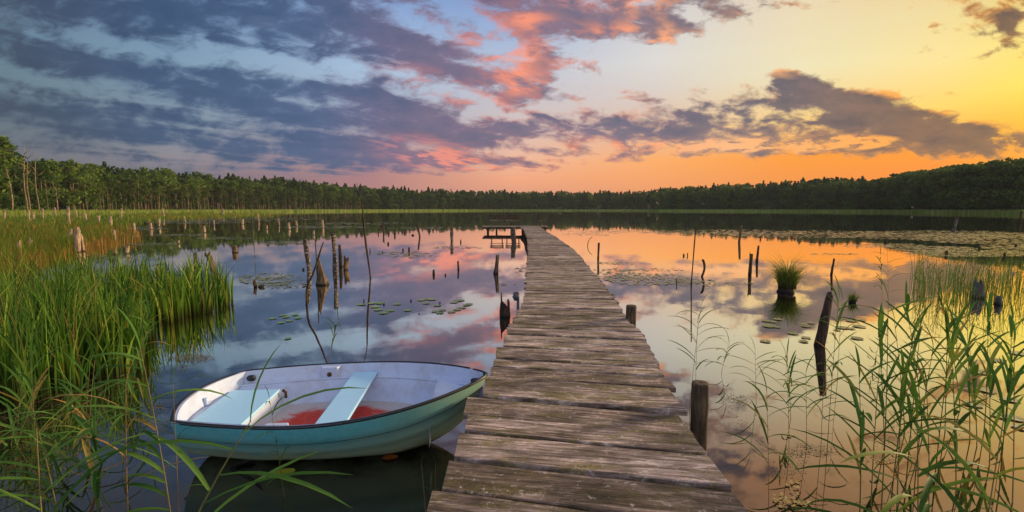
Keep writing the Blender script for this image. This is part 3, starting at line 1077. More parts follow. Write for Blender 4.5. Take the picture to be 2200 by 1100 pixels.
# ------------------------------------------------------------------ reeds with stem and leaves
def reed(px, py, tx, ty, n_leaf=8, ll=.32, lw=.018, m='reed_near', r0=.0035, label='', group=None, side=None, depth=None, lo=.25, dry=False, name='reed_plant', droop=(.5, 1.7), up=(.4, 1.2)):
    """a reed rooted where the photograph shows (px,py), its tip at (tx,ty)"""
    b = W(px, py)
    if depth:
        b = Vector(((px - 1100) / F * depth, depth, 0))
    htop = ht(b, ty)
    xt = (tx - 1100) / F * b.y
    root = empty(name, b)
    rg = random
    st = MB()
    pts = []
    S = 9
    by = rg.uniform(-.08, .08)
    for i in range(S + 1):
        q = i / S
        pts.append(Vector(((xt - b.x) * q ** 1.35, by * q * q, -.25 * (1 - q) + htop * q)))
    st.tube(pts, [r0 * (1 - .65 * i / S) for i in range(S + 1)], 5, rnd=rg.uniform(0, 1))
    so_ = st.build('stem', M['dry' if dry else 'stem'], root, True)
    lf = MB()
    a0 = rg.uniform(0, 2 * PI)
    for k in range(n_leaf):
        q = lo + (1 - lo) * (k + rg.uniform(0, .5)) / n_leaf
        i = min(S - 1, int(q * S))
        p = pts[i].lerp(pts[i + 1], q * S - i)
        az = a0 + (k % 2) * PI + rg.uniform(-.5, .5)
        if side is not None:
            az = side + rg.uniform(-.6, .6) + (PI if rg.random() < .25 else 0)
        l = ll * (1.15 - .5 * abs(q - .6)) * rg.uniform(.75, 1.2)
        lf.leaf(p, az, l, lw * rg.uniform(.8, 1.2), up0=rg.uniform(*up), droop=rg.uniform(*droop), rnd=min(1, rg.uniform(0, 1) ** 1.1 + (.12 if q < .35 else 0)))
    lf.leaf(pts[-1], a0, ll * .7, lw * .6, up0=1.4, droop=.6, rnd=rg.uniform(0, .6))
    lf.build('leaves', M['dry'] if dry and rg.random() < .6 else M[m], root, True)
    tag(root, label, 'reed', group)
    return root


# right foreground stand (each stem traced from the picture)
GR = 'leafy reeds of the right foreground stand'
LR = 'tall leafy green reed in the dense stand of the right foreground'
stems = [(1850, 1098, 1884, 816), (1874, 1086, 1892, 778), (1895, 1092, 1934, 650), (1912, 1095, 1965, 706), (1945, 1060, 1992, 700), (2034, 930, 2034, 664), (2088, 950, 2093, 688),
         (2104, 960, 2122, 742), (2116, 920, 2158, 684), (1930, 1100, 1950, 800), (1968, 1010, 2006, 742), (2010, 1020, 2048, 700), (2060, 1060, 2066, 760), (2150, 1050, 2176, 724),
         (2180, 1080, 2198, 720), (2000, 1090, 2030, 830), (1988, 940, 1975, 655), (2070, 880, 2048, 650), (2130, 1000, 2160, 800), (2165, 900, 2190, 690), (1905, 960, 1900, 700), (1950, 930, 1936, 690)]
for s_ in stems:
    reed(*s_, n_leaf=8, ll=.28, lw=.029, m=random.choice(['reed_shade', 'reed_near']), r0=.0042, label=LR, group=GR, lo=.4, up=(.5, 1.3), droop=(.1, .8))
for (px_, dep, tx_, ty_, lab) in ((2045, 1.9, 2040, 915, 'nearest reed with very broad long blades low in the right foreground'),
                                  (2180, 1.8, 2185, 900, 'reed with broad blades rising at the right border beside the dense stand'),
                                  (1960, 2.3, 1975, 985, 'short broad-bladed reed at the lower border, between boardwalk and the right stand')):
    reed(px_, 1100, tx_, ty_, n_leaf=8, ll=.46, lw=.036, m='reed_shade', r0=.0045, depth=dep, label=lab, lo=.35, up=(.2, .9), droop=(.4, 1.3))
# thin stalks nearer the boardwalk
thin = [((1480, 880, 1508, 662), 5, 'slim reed with a tuft of narrow leaves behind the nearest round post'),
        ((1494, 884, 1500, 690), 2, 'second slim stalk right beside the tufted reed behind the round post'),
        ((1545, 800, 1572, 734), 4, 'bent brownish reed with a hooked leaf past the round post'),
        ((1628, 865, 1631, 752), 4, 'tiny spidery reed standing alone in open water right of the round posts'),
        ((1702, 900, 1716, 772), 4, 'short reed in the loose row before the rough leaning log'),
        ((1655, 1098, 1668, 845), 5, 'leaning reed with drooping green leaves, first of the loose row beside the boardwalk'),
        ((1698, 985, 1712, 775), 6, 'reed with bent shaded leaves in the loose row before the leaning log'),
        ((1736, 960, 1748, 800), 5, 'reed with low green leaves just left of the leaning log foot'),
        ((1766, 965, 1782, 790), 6, 'leafy reed just right of the leaning log foot'),
        ((1778, 965, 1800, 632), 6, 'tall thin reed with arching top beside the leaning log'),
        ((1800, 820, 1812, 640), 3, 'tall thin stalk next to the arching reed beside the leaning log'),
        ((1896, 690, 1903, 548), 5, 'pale thin reed with feathery top before the yellow water'),
        ((1908, 700, 1916, 545), 5, 'pale thin reed close beside the feathery-topped one'),
        ((700, 780, 716, 690), 3, 'tiny faint reed above the far side of the boat'),
        ((1665, 700, 1660, 690), 0, '')]
for s_, nl, lab in thin:
    if lab:
        reed(*s_, n_leaf=nl + 3, ll=.26, lw=.019, m='reed_shade', r0=.0028, label=lab, lo=.55)

# left foreground plants
reed(0, 0, 256, 905, n_leaf=9, ll=.60, lw=.040, m='reed_near', r0=.007, depth=2.05, label='nearest green reed with very long spreading blades before the boat stern', lo=.25, up=(.15, .8), droop=(.3, 1.0)).location.x = (258 - 1100) / F * 2.05
o = reed(218, 1100, 218, 845, n_leaf=4, ll=.34, lw=.014, r0=.005, depth=2.3, dry=True, label='straw-coloured dry stalk beside the nearest green reed', lo=.5)
o = reed(327, 1100, 300, 742, n_leaf=13, ll=.36, lw=.032, r0=.004, depth=2.35, side=PI, label='tall green reed whose blades all hang to one side, next to the boat stern', lo=.25, up=(.2, .6), droop=(.8, 1.3))
o = reed(335, 1100, 358, 820, n_leaf=5, ll=.3, lw=.012, r0=.003, depth=2.45, dry=True, label='thin dry reed leaning towards the boat stern corner', lo=.4)
reed(588, 968, 548, 862, n_leaf=7, ll=.16, lw=.012, r0=.0025, depth=2.75, label='small green reed sprig in front of the boat side', lo=.4, up=(.6, 1.2))
reed(905, 1010, 900, 985, n_leaf=1, ll=.12, lw=.006, r0=.003, depth=2.6, dry=True, label='short dry stalk in the dark water between boat and boardwalk', lo=.5)
reed(924, 1095, 922, 1010, n_leaf=1, ll=.1, lw=.006, r0=.003, depth=2.5, label='short green stalk beside the boardwalk edge below the boat bow', lo=.5)
LG = 'leafy reed among the broken stalks in the dark water of the lower left corner'
for k in range(15):
    x_ = random.uniform(0, 330)
    y_ = random.uniform(830, 1060)
    reed(x_, y_, x_ + random.uniform(-30, 40), y_ - random.uniform(90, 200) * (y_ - 449) / 500, n_leaf=random.randint(4, 9), ll=.32, lw=.024, r0=.003, label=LG, group='leafy reeds in the lower left corner', dry=random.random() < .12, lo=.3)
for k in range(12):
    x_ = random.uniform(120, 340)
    y_ = random.uniform(720, 820)
    reed(x_, y_, x_ + random.uniform(-20, 20), y_ - random.uniform(110, 170), n_leaf=8, ll=.30, lw=.026, r0=.003, label='tall reed with drooping leaves rising out of the near rim of the green bed', group='tall reeds in the near rim of the green bed', lo=.4)

for (px_, dep, tx_, ty_, lab) in ((70, 2.3, 60, 850, 'broad-bladed near reed in the lower left corner by the picture edge'),
                                  (150, 2.5, 170, 900, 'broad-bladed short reed in the lower left corner, between corner and straw stalk'),
                                  (20, 2.0, 10, 930, 'outermost near reed with low spreading blades in the lower left corner')):
    reed(px_, 1100, tx_, ty_, n_leaf=9, ll=.40, lw=.030, m='reed_near', r0=.0045, depth=dep, label=lab, lo=.3, up=(.3, 1.1), droop=(.3, 1.2))

# right shallows stand, further out
grass('shallow_reed_stand', [(1950, 600), (2080, 590), (2230, 590), (2230, 650), (2120, 660), (1985, 650)], 520, (.5, 1.05), (.008, .9), M['reed_shade'], 'thin green reeds standing in the shallows at the right edge', bend=(.05, .9))
LS = 'thin leafy reed in the stand around the two grey stumps near the right edge'
for k in range(26):
    x_ = random.uniform(1960, 2215)
    y_ = random.uniform(590, 665)
    reed(x_, y_, x_ + random.uniform(-12, 16), y_ - random.uniform(55, 110), n_leaf=7, ll=.26, lw=.018, m='reed_shade', r0=.005, label=LS, group='reeds around the grey stumps', lo=.3)


# tussocks
def tussock(px, py, rad, h, n, label):
    b = W(px, py)
    root = empty('sedge_tussock', b)
    mb = MB()
    ring = [(0.0, .02)]
    N = 14
    rad0 = rad
    rad = rad * .78
    prof = [(rad * .95, -.2), (rad, 0), (rad * .9, h * .12), (rad * .7, h * .24), (rad * .35, h * .30), (.01, h * .31)]
    vs, fs = [], []
    for r_, z_ in prof:
        for k in range(N):
            a = 2 * PI * k / N
            q = r_ * (1 + .12 * math.sin(3 * a + z_ * 9) + random.uniform(-.06, .06))
            vs.append((q * math.cos(a), q * math.sin(a), z_))
    for i in range(len(prof) - 1):
        for k in range(N):
            fs.append((i * N + k, i * N + (k + 1) % N, (i + 1) * N + (k + 1) % N, (i + 1) * N + k))
    mb.add(vs, fs, .2)
    mb.build('root_mound', M['w_dark'], root, True)
    rad = rad0
    az = RNG.uniform(0, 2 * PI, n)
    rr_ = rad * np.sqrt(RNG.uniform(0, 1, n)) * .8
    bs = np.stack([rr_ * np.cos(az), rr_ * np.sin(az), h * (.06 + .26 * (1 - rr_ / rad))], 1)
    V, Q, r_, g_ = blades(bs, RNG.uniform(.4, 1.15, n) * h, np.full(n, max(.004, b.y * .0006)), az + RNG.normal(0, .4, n), RNG.uniform(.35, 1.0, n) * (.9 + 2.7 * rr_ / rad), RNG.uniform(0, .85, n), seg=5)
    g = link('grass', npmesh('grass', V, Q, {'rnd': r_, 'hgt': g_}), M['tuss'], root)
    tag(root, label, 'grass tussock')


tussock(1690, 628, .22, .70, 1000, 'large round sedge tussock with spraying grass in the water right of the boardwalk')
tussock(1832, 650, .085, .22, 160, 'small dark sedge tussock in open water between the leaning log and the reeds')


# ------------------------------------------------------------------ stumps, posts and dead stems
def post(px, py, ytop, wpx, m='w_dark', lean=0.0, jag=.25, label='', cat='stump', group=None, name='stump', flare=1.0, curve=0.0, taper=.85, n=9, below=.35, spikes=1):
    """an old post: base seen at (px,py), top at row ytop; lean = sideways shift of the top in photograph pixels"""
    b = W(px, py)
    h = max(.02, ht(b, ytop))
    r0 = wpx / F * b.y / 2
    dx = lean / F * b.y
    S = 9
    vs, fs = [], []
    ph = random.uniform(0, 6.28)
    jl = [random.uniform(0, 1) ** 1.5 for _ in range(n)]
    for i in range(S + 1):
        q = i / S
        z = -below + (h + below) * q
        qq = max(0, z / h)
        r = r0 * ((taper + (1 - taper) * (1 - qq)) * (1 + (flare - 1) * max(0, 1 - qq * 1.0) ** 1.6))
        cxm = dx * qq + curve / F * b.y * math.sin(PI * min(1, qq))
        for k in range(n):
            a = 2 * PI * k / n
            w_ = r * (1 + .16 * math.sin(2 * a + ph + z * 5) + random.uniform(-.10, .10))
            zz2 = z
            if i == S:
                zz2 = z - jag * min(h, 6 * r0) * jl[k]
            elif i == S - 1:
                zz2 = min(z, h - jag * min(h, 6 * r0) * jl[k] * .9 - .01)
            vs.append((cxm + w_ * math.cos(a), w_ * math.sin(a), zz2))
    for i in range(S):
        for k in range(n):
            fs.append((i * n + k, i * n + (k + 1) % n, (i + 1) * n + (k + 1) % n, (i + 1) * n + k))
    vs.append((dx, 0, h - (jag * 5 * r0 * .9 + .02 * h)))
    for k in range(n):
        fs.append((S * n + k, S * n + (k + 1) % n, len(vs) - 1))
    mb = MB()
    mb.add(vs, fs)
    o = mb.build(name, M[m], None, False)
    o.location = b
    return tag(o, label, cat, group)


P_ = post
# open water left of the boardwalk
P_(665, 583, 511, 10, 'birch', -7, .3, 'white and brown birch stump leaning left, first left of the cone stump', cat='birch stump', name='birch_stump')
P_(721, 582, 497, 10, 'birch', -2, .4, 'tall upright birch stump between the cone stump and the pair of brown stumps', cat='birch stump', name='birch_stump')
P_(694, 612, 546, 13, 'w_tan', -10, .3, 'cone-shaped brown stump flaring wide at the water, with a pale ring at its foot', flare=2.0, taper=.55)
P_(683, 605, 514, 3, 'w_dark', -2, .1, 'thin upright stick touching the cone stump', cat='stick', name='dead_stick')
P_(733, 573, 525, 8, 'w_dark', -2, .4, 'taller brown stump of the pair right of the upright birch stump')
P_(743, 580, 547, 11, 'w_tan', 3, .5, 'shorter broad brown stump of the pair right of the upright birch stump')
P_(505, 543, 526, 9, 'w_tan', 0, .3, 'small rounded stump standing alone past the tips of the cattail bed', flare=1.3)
P_(549, 617, 598, 8, 'w_dark', -2, .6, 'low split stump with a side log beside the end of the cattail bed', flare=1.2)
P_(560, 617, 611, 12, 'w_dark', 3, .3, 'stubby end of the side log of the split stump near the cattail bed')
P_(466, 600, 538, 12, 'w_tan', -17, .4, 'bleached leaning stump standing in the cattail bed')
P_(421, 575, 541, 7, 'w_tan', 0, .4, 'slim bleached stump behind the cattail bed, left of the leaning one')
P_(971, 518, 488, 7, 'birch', 0, .2, 'mottled straight post alone in the pink water left of the platform', cat='post', name='wooden_post')
P_(990, 521, 514, 3, 'w_tan', 0, .2, 'small slim peg right of the mottled straight post', cat='post', name='wooden_post')
P_(932, 590, 578, 5, 'w_dark', 0, .3, 'dark peg, first of three in the pink water left of the boardwalk', cat='post', name='wooden_post')
P_(957, 592, 587, 4, 'w_dark', 0, .3, 'tiniest dark peg between two taller ones in the pink water', cat='post', name='wooden_post')
P_(985, 580, 560, 4, 'w_dark', -1, .2, 'tallest dark peg of the three in the pink water left of the boardwalk', cat='post', name='wooden_post')
P_(1065, 588, 546, 9, 'w_tan', 5, .3, 'slim leaning stump in front of the platform benches', flare=1.2)
P_(1085, 680, 645, 27, 'w_dark', 0, .8, 'broad broken stump with jagged top beside the boardwalk', taper=.9)
P_(1078, 678, 627, 6, 'w_tan', -1, .2, 'thin splinter spike standing on the left of the broken stump', cat='splinter', name='wood_splinter', taper=.3)
P_(1093, 678, 640, 8, 'w_tan', -1, .4, 'short splinter standing on the right of the broken stump', cat='splinter', name='wood_splinter', taper=.6)
for i, (x, y, yt, w_, le) in enumerate([(813, 500, 490, 3, 0), (824, 500, 477, 4, 0), (835, 503, 496, 3, 0), (849, 504, 493, 4, -1), (869, 500, 493, 3, 0), (887, 506, 503, 5, 0), (902, 510, 482, 4, -4),
                                        (834, 525, 520, 5, 0), (795, 541, 533, 3, 0), (822, 543, 540, 3, 0), (866, 539, 533, 4, 0), (879, 541, 531, 4, 0)]):
    P_(x, y, yt, w_, 'w_dark', le, .3, 'small dark peg in the group of pegs right of the tall thin dead pole', cat='post', group='pegs right of the tall thin pole', name='wooden_peg')
for i, (x, y, yt, w_) in enumerate([(782, 650, 642, 3), (825, 655, 652, 4), (883, 647, 643, 4), (945, 653, 648, 3), (900, 675, 673, 3), (652, 580, 575, 5)]):
    P_(x, y, yt, w_, 'w_dark', 0, .2, 'tiny black stump tip barely above the water among the scattered lily pads', cat='stump', group='tiny stump tips among the lily pads')
for i, (x, y, yt, w_, mt) in enumerate([(622, 493, 479, 5, 'w_tan'), (694, 490, 473, 5, 'w_tan'), (673, 505, 495, 5, 'w_tan'), (573, 493, 485, 4, 'w_tan'), (637, 487, 476, 5, 'w_tan'), (440, 500, 487, 5, 'w_tan'),
                                        (480, 462, 450, 4, 'w_tan'), (521, 482, 472, 5, 'w_tan'), (342, 486, 470, 4, 'w_tan'), (352, 466, 450, 4, 'w_tan'), (324, 493, 481, 7, 'w_tan'), (383, 524, 518, 5, 'w_tan'),
                                        (289, 495, 480, 5, 'w_tan'), (398, 478, 466, 3, 'w_tan'), (556, 478, 462, 3, 'w_tan'), (600, 484, 470, 3, 'w_tan'), (460, 484, 474, 3, 'w_tan')]):
    P_(x, y, yt - 2, w_, 'w_pale', random.uniform(-2, 2), .3, 'pale dead stump in the dark tree reflection off the left shore', cat='stump', group='pale stumps in the dark reflection')
for i, (x, y, yt, w_) in enumerate([(148, 484, 447, 5), (63, 478, 454, 3), (73, 475, 460, 4), (78, 461, 439, 3), (100, 459, 432, 4), (185, 478, 461, 5), (213, 481, 467, 5), (238, 487, 467, 6), (10, 474, 455, 3), (92, 470, 452, 3),
                                    (248, 520, 497, 4), (273, 545, 532, 6), (152, 523, 495, 6), (44, 557, 520, 7), (68, 543, 515, 7), (120, 466, 450, 3), (165, 470, 455, 3), (260, 470, 452, 3)]):
    P_(x, y, yt - 5, w_ + .5, 'w_pale', random.uniform(-2, 3), .4, 'bleached thin dead stump rising out of the marsh grass', cat='stump', group='bleached stumps in the marsh grass')
P_(168, 542, 486, 11, 'w_pale', 2, .5, 'tallest shard of the bleached split stump in the marsh')
P_(179, 540, 500, 7, 'w_pale', -2, .5, 'shorter shard of the bleached split stump in the marsh')
# right of the boardwalk
P_(1285, 556, 521, 5, 'w_dark', 1, .2, 'straight dark post in the cream water just right of the boardwalk', cat='post', name='wooden_post')
P_(1454, 610, 597, 3, 'w_tan', 0, .2, 'short slim peg left of the long thin stake', cat='post', name='wooden_post')
P_(1477, 550, 543, 2, 'w_dark', 0, .2, 'taller of two tiny pegs in the cream water', cat='post', name='wooden_peg')
P_(1469, 550, 545, 4, 'w_dark', 0, .2, 'lower of two tiny pegs in the cream water', cat='post', name='wooden_peg')
P_(1485, 612, 487, 3, 'w_dark', 5, .1, 'long thin stake standing right of the boardwalk in open water', cat='stake', name='wooden_stake', taper=.7)
P_(1508, 594, 556, 6, 'w_dark', 0, .3, 'short curved dark stump right of the long thin stake', curve=5)
P_(1588, 520, 482, 5, 'w_tan', 3, .2, 'tall pale straight post far out right of the boardwalk', cat='post', name='wooden_post')
P_(1611, 590, 541, 8, 'w_dark', 1, .4, 'rough dark post, nearer of the two left of the large tussock', cat='post', name='wooden_post')
P_(1626, 562, 527, 5, 'w_dark', 2, .3, 'slim dark post, farther of the two left of the large tussock', cat='post', name='wooden_post')
P_(1786, 590, 555, 5, 'w_dark', 4, .2, 'slim leaning stick right of the large tussock', cat='post', name='wooden_post')
P_(1761, 742, 627, 19, 'w_dark', 15, .35, 'rough leaning dark log standing among the right reeds', cat='log', name='leaning_log', taper=.8)
P_(2048, 498, 466, 6, 'birch', 6, .3, 'far mottled white birch post at the right', cat='post', name='birch_stump')
P_(2101, 640, 598, 24, 'w_grey', -3, .6, 'larger grey pointed stump in the reeds near the right edge', taper=.5)
P_(2145, 655, 632, 15, 'w_grey', 0, .6, 'smaller grey stump in the reeds near the right edge', taper=.6)
for (x, y, yt, w_) in [(1902, 524, 516, 5), (2033, 548, 538, 6), (2104, 539, 529, 4), (2158, 552, 541, 5), (2192, 478, 453, 4), (2182, 531, 524, 4), (1637, 447, 441, 3)][:6]:
    P_(x, y, yt, w_, 'w_dark', 0, .3, 'small dark stump among the pale lily sheets at the far right', cat='stump', group='small stumps among the pale lily sheets')


def stick(pts, rad, name, label, cat, m='w_dark', n=6):
    """pts: photo points of a dead stem, the first at the water line; all at the depth of the first"""
    b = W(*pts[0])
    P = []
    for x, y in pts:
        P.append(((x - 1100) / F * b.y - b.x, 0, ht(b, y)))
    P.insert(0, (P[0][0], 0, -.3))
    mb = MB()
    rad = [rad[0]] + rad
    mb.tube(P, rad, n)
    o = mb.build(name, M[m], None, True)
    o.location = b
    return tag(o, label, cat)


stick([(793, 597), (791, 575), (786, 531), (783, 496), (781, 455), (780, 438), (774, 415), (770, 394)], [.022, .022, .03, .028, .018, .013, .010, .006], 'dead_pole', 'tallest thin dead pole with a crooked top, alone in the water left of the boardwalk', 'dead pole')
stick([(652, 655), (653, 628), (657, 610), (668, 590), (680, 560), (687, 538), (694, 520)], [.022, .022, .022, .020, .018, .015, .01], 'bent_branch', 'crooked bent dead branch crossing before the cone stump', 'branch')
stick([(1263, 528), (1264, 519), (1268, 513), (1273, 508)], [.018, .018, .015, .01], 'dead_stick', 'small hooked stick in the cream water just beyond the bend of the boardwalk', 'stick')
stick([(545, 552), (544, 500), (543, 470)], [.012, .01, .006], 'dead_stick', 'thin faint upright stick past the far end of the cattail bed', 'stick', 'w_grey')

# ------------------------------------------------------------------ boardwalk
DZ = .45
Lpx = [(930, 1100), (975, 982), (1004, 888), (1036, 845), (1056, 800), (1078, 740), (1102, 694), (1112, 680), (1122, 655), (1129, 630), (1131, 584), (1136, 543), (1133, 511), (1126, 494), (1117, 487.5)]
Rpx = [(1606, 1100), (1566, 1040), (1489, 922), (1464, 872), (1449, 846), (1428, 808), (1375, 712), (1358, 698), (1338, 666), (1320, 639), (1289, 602), (1262, 570), (1245, 549), (1230, 534), (1213, 522.5), (1193, 508), (1175, 498), (1161, 487.5)]
Lw = [W(x, y, DZ) for x, y in Lpx]
Rw = [W(x, y, DZ) for x, y in Rpx]
Ly, Lx = [p.y for p in Lw], [p.x for p in Lw]
Ry, Rx = [p.y for p in Rw], [p.x for p in Rw]


def edgeL(y):
    return float(np.interp(y, Ly, Lx)) if y > Ly[0] else Lx[0] + (y - Ly[0]) * .08


def edgeR(y):
    return float(np.interp(y, Ry, Rx)) if y > Ry[0] else Rx[0] + (y - Ry[0]) * .08


DEND = Ly[-1]
dock = empty('boardwalk', (0, 0, 0))
tag(dock, 'long curving weathered plank boardwalk running out over the lake', 'boardwalk')
dk = MB()
y = -3.0
near_gaps = [W(x, y_, DZ).y for x, y_ in ((944, 1050), (975, 982), (992, 925), (1004, 888), (1038, 849), (1056, 806))]
marks = []
yy = -3.0
while yy < near_gaps[0] - .2:
    marks.append(yy)
    yy += random.uniform(.24, .32)
marks += near_gaps
yy = near_gaps[-1]
while yy < DEND:
    yy += random.choice([.14, .16, .2, .24, .27]) * random.uniform(.92, 1.08)
    marks.append(yy)
NS = 10
for i in range(len(marks) - 1):
    a, b_ = marks[i], marks[i + 1]
    gap = random.uniform(.008, .018) if random.random() < .75 else random.uniform(.022, .034)
    if abs(a - near_gaps[1]) < .01 or abs(a - near_gaps[0]) < .01 or abs(a - near_gaps[3]) < .01:
        gap = .026
    if a < 6:
        gap = max(gap, random.uniform(.015, .024))
    b_ = b_ - gap
    skew = float(np.interp(a, [0, 4.2, 7, 12], [.29, .27, .13, .04])) + random.uniform(-.012, .012)
    el, er = random.uniform(-.035, .02), random.uniform(-.02, .035)
    z0 = DZ + random.uniform(-.006, .006) + (.008 if random.random() < .1 else 0)
    tl = random.uniform(-.006, .006)
    rnd = random.random()
    th = .038
    wob = [random.uniform(-.004, .004) for _ in range(NS + 1)]
    wob2 = [random.uniform(-.004, .004) for _ in range(NS + 1)]
    cup = random.uniform(-.004, .003)
    rows = []
    for j in range(NS + 1):
        q = j / NS
        ya = a - skew * q + wob[j]
        yb = b_ - skew * q + wob2[j]
        xl = edgeL(a) + el
        xr = edgeR(a - skew) + er
        x = xl + (xr - xl) * q
        zt = z0 + tl * (q - .5) * 2
        e = .006
        rows.append([(x, ya, zt - th), (x, ya, zt - e), (x, ya + e, zt), (x, (ya + yb) / 2, zt + cup), (x, yb - e, zt), (x, yb, zt - e), (x, yb, zt - th)])
    K = len(rows[0])
    vs = [p for r_ in rows for p in r_]
    fs = []
    for j in range(NS):
        for k in range(K - 1):
            fs.append((j * K + k, (j + 1) * K + k, (j + 1) * K + k + 1, j * K + k + 1))
        fs.append((j * K + K - 1, (j + 1) * K + K - 1, (j + 1) * K, j * K))
    fs.append(tuple(range(K)))
    fs.append(tuple(NS * K + k for k in reversed(range(K))))
    dk.add(vs, fs, rnd)
dk.build('planks', M['plank'], dock)
for side in (0, 1):
    s_ = MB()
    pts = []
    for k in range(60):
        y = -2.9 + (DEND + 2.8) * k / 59
        x = edgeL(y) + .16 if side == 0 else edgeR(y) - .16
        pts.append((x, y, DZ - .10))
    for k in range(59):
        p, q = Vector(pts[k]), Vector(pts[k + 1])
        d = (q - p)
        s_.box((p + q) / 2, (.07, d.length * 1.005, .11), -math.atan2(d.x, d.y))
    s_.build('stringer', M['w_dark'], dock)
y = 1.0
k = 0
while y < DEND:
    for side in (0, 1):
        x = edgeL(y) + .05 if side == 0 else edgeR(y) - .05
        q = MB()
        q.tube([(x, y, -.6), (x + .005, y, 0), (x, y, DZ - .045)], [.055, .052, .05], 8)
        q.build('support_post', M['w_dark'], dock, True)
    q = MB()
    q.box(((edgeL(y) + edgeR(y)) / 2, y + .08, DZ - .205), (edgeR(y) - edgeL(y) - .02, .06, .09))
    q.build('cross_beam', M['w_dark'], dock)
    y += 2.3
    k += 1

# platform at the end
pl = empty('platform', (0, 0, 0))
tag(pl, 'small plank platform on stilts at the far end of the boardwalk', 'platform')
py0, py1 = DEND + .05, DEND + 1.9
xl = (1036 - 1100) / F * DEND
xr = (1178 - 1100) / F * DEND
q = MB()
n = 9
for k in range(n):
    y0_ = py0 + (py1 - py0) * k / n
    q.box(((xl + xr) / 2 + random.uniform(-.04, .04), y0_ + .1, DZ + random.uniform(-.003, .003)), (xr - xl, .19, .04), 0, random.random())
q.build('planks', M['plank'], pl)
q = MB()
q.box(((xl + xr) / 2, py0 + .06, DZ - .09), (xr - xl - .06, .07, .13))
q.box(((xl + xr) / 2, py1 - .15, DZ - .09), (xr - xl - .06, .07, .13))
q.build('frame_beam', M['w_dark'], pl)
for px_ in (1047, 1066, 1098, 1126, 1173):
    for yy_ in (py0 + .12, py1 - .22):
        q = MB()
        x = (px_ - 1100) / F * DEND
        q.tube([(x, yy_, -.6), (x, yy_, DZ - .16)], .05, 8)
        q.build('support_post', M['w_dark'], pl, True)


def bench(x0, x1, y, label, back=True):
    b = empty('plank_bench', ((x0 + x1) / 2, y, DZ + .02))
    tag(b, label, 'bench')
    wd = x1 - x0
    q = MB()
    q.box((0, -.1, .43), (wd, .13, .035), 0, .3)
    q.box((0, .05, .43), (wd, .13, .035), 0, .7)
    q.build('seat', M['plank'], b)
    if back:
        q = MB()
        q.box((0, .16, .62), (wd, .03, .10), 0, .2)
        q.box((0, .17, .78), (wd, .03, .10), 0, .9)
        q.build('backrest', M['w_dark'], b)
    for sx_ in (-1, 1):
        q = MB()
        q.box((sx_ * (wd / 2 - .13), .02 - .12, .205), (.08, .07, .41))
        q.box((sx_ * (wd / 2 - .13), .115, .40), (.08, .06, .80) if back else (.08, .06, .41))
        q.build('leg', M['w_tan'], b)


kx = DEND / F
bench((1051 - 1100) * kx, (1082 - 1100) * kx, py0 + 1.1, 'bench with a backrest at the outer end of the far platform')
bench((1085 - 1100) * kx, (1119 - 1100) * kx, py0 + 1.1, 'bench with a backrest nearer the boardwalk on the far platform')
bench((1157 - 1100) * kx, (1174 - 1100) * kx, py0 + .6, 'small backless bench at the right corner of the far platform', False)
P_(1104, 522, 487, 11, 'birch', -2, .2, 'thick mottled birch trunk standing in front of the platform stilts', cat='birch stump', name='birch_stump')


# round mooring posts beside the boardwalk
def round_post(cx_, depth, ytop, wpx, label, tilt=0):
    x = (cx_ - 1100) / F * depth
    b = Vector((x, depth, 0))
    h = ht(b, ytop)
    r = wpx / F * depth / 2
    mb = MB()
    n = 20
    prof = [(-.6, 1.02), (0, 1.0), (h * .4, .99), (h * .8, 1.0), (h - .018, 1.0), (h - .004, .96), (h, .88), (h - .002, .5), (h - .004, .02)]
    vs, fs = [], []
    for z, s in prof:
        for k in range(n):
            a = 2 * PI * k / n
            q = r * s * (1 + .02 * math.sin(4 * a) + random.uniform(-.012, .012))
            vs.append((q * math.cos(a), q * math.sin(a), z + random.uniform(-.001, .001)))
    for i in range(len(prof) - 1):
        for k in range(n):
            fs.append((i * n + k, i * n + (k + 1) % n, (i + 1) * n + (k + 1) % n, (i + 1) * n + k))
    mb.add(vs, fs)
    o = mb.build('mooring_post', M['w_pole'], None, True)
    o.location = b
    o.rotation_euler = (0, R(tilt), 0)
    tag(o, label, 'post')


round_post(1520, 3.15, 822, 38, 'nearest thick round post with a grey mossy top beside the boardwalk', -.5)
round_post(1360, 5.65, 656, 23, 'farther thick round post lit warm on one side, at the boardwalk edge', .3)
# grey fitting hanging at the left edge of the deck
b_ = W(1117, 640, .42)
g = MB()
g.tube([(0, 0, -.30), (0, 0, .02)], .022, 8)
g.tube([(-.03, 0, -.02), (-.035, 0, .03), (-.02, 0, .08), (.01, 0, .10)], [.03, .055, .06, .03], 10)
o = g.build('mooring_cleat', M['grey'], None, True)
o.location = (b_.x - .03, b_.y, .40)
tag(o, 'grey rounded fitting on the left edge of the boardwalk past the broken stump', 'fitting')

# ------------------------------------------------------------------ boat
ZG = .45
s1, s2, bw = W(361, 905, ZG), W(532, 797, ZG), W(1046, 806, .53)
sc_ = (s1 + s2) / 2
ax = Vector((bw.x - sc_.x, bw.y - sc_.y, 0))
BL = ax.length
ang = math.atan2(ax.y, ax.x)
HW0 = (s2 - s1).length / 2
print('boat length', BL, 'stern half width', HW0, 'angle', math.degrees(ang), 'pos', sc_, 'dock', edgeL(bw.y))
boat = empty('rowing_boat', (sc_.x, sc_.y, 0), ang)
tag(boat, 'small turquoise rowing dinghy with white inside and black rim moored at the boardwalk', 'boat')
BWM = .60


def hw(u):
    """half width at the rim, u from stern 0 to bow 1"""
    if u < .42:
        return HW0 + (BWM - HW0) * math.sin(PI / 2 * u / .42)
    q = (u - .42) / .58
    return BWM * max(0.0, 1 - q ** 2.0) ** .82


def zg(u):
    return .445 + .10 * max(0, u - .35) ** 1.7 * 1.9


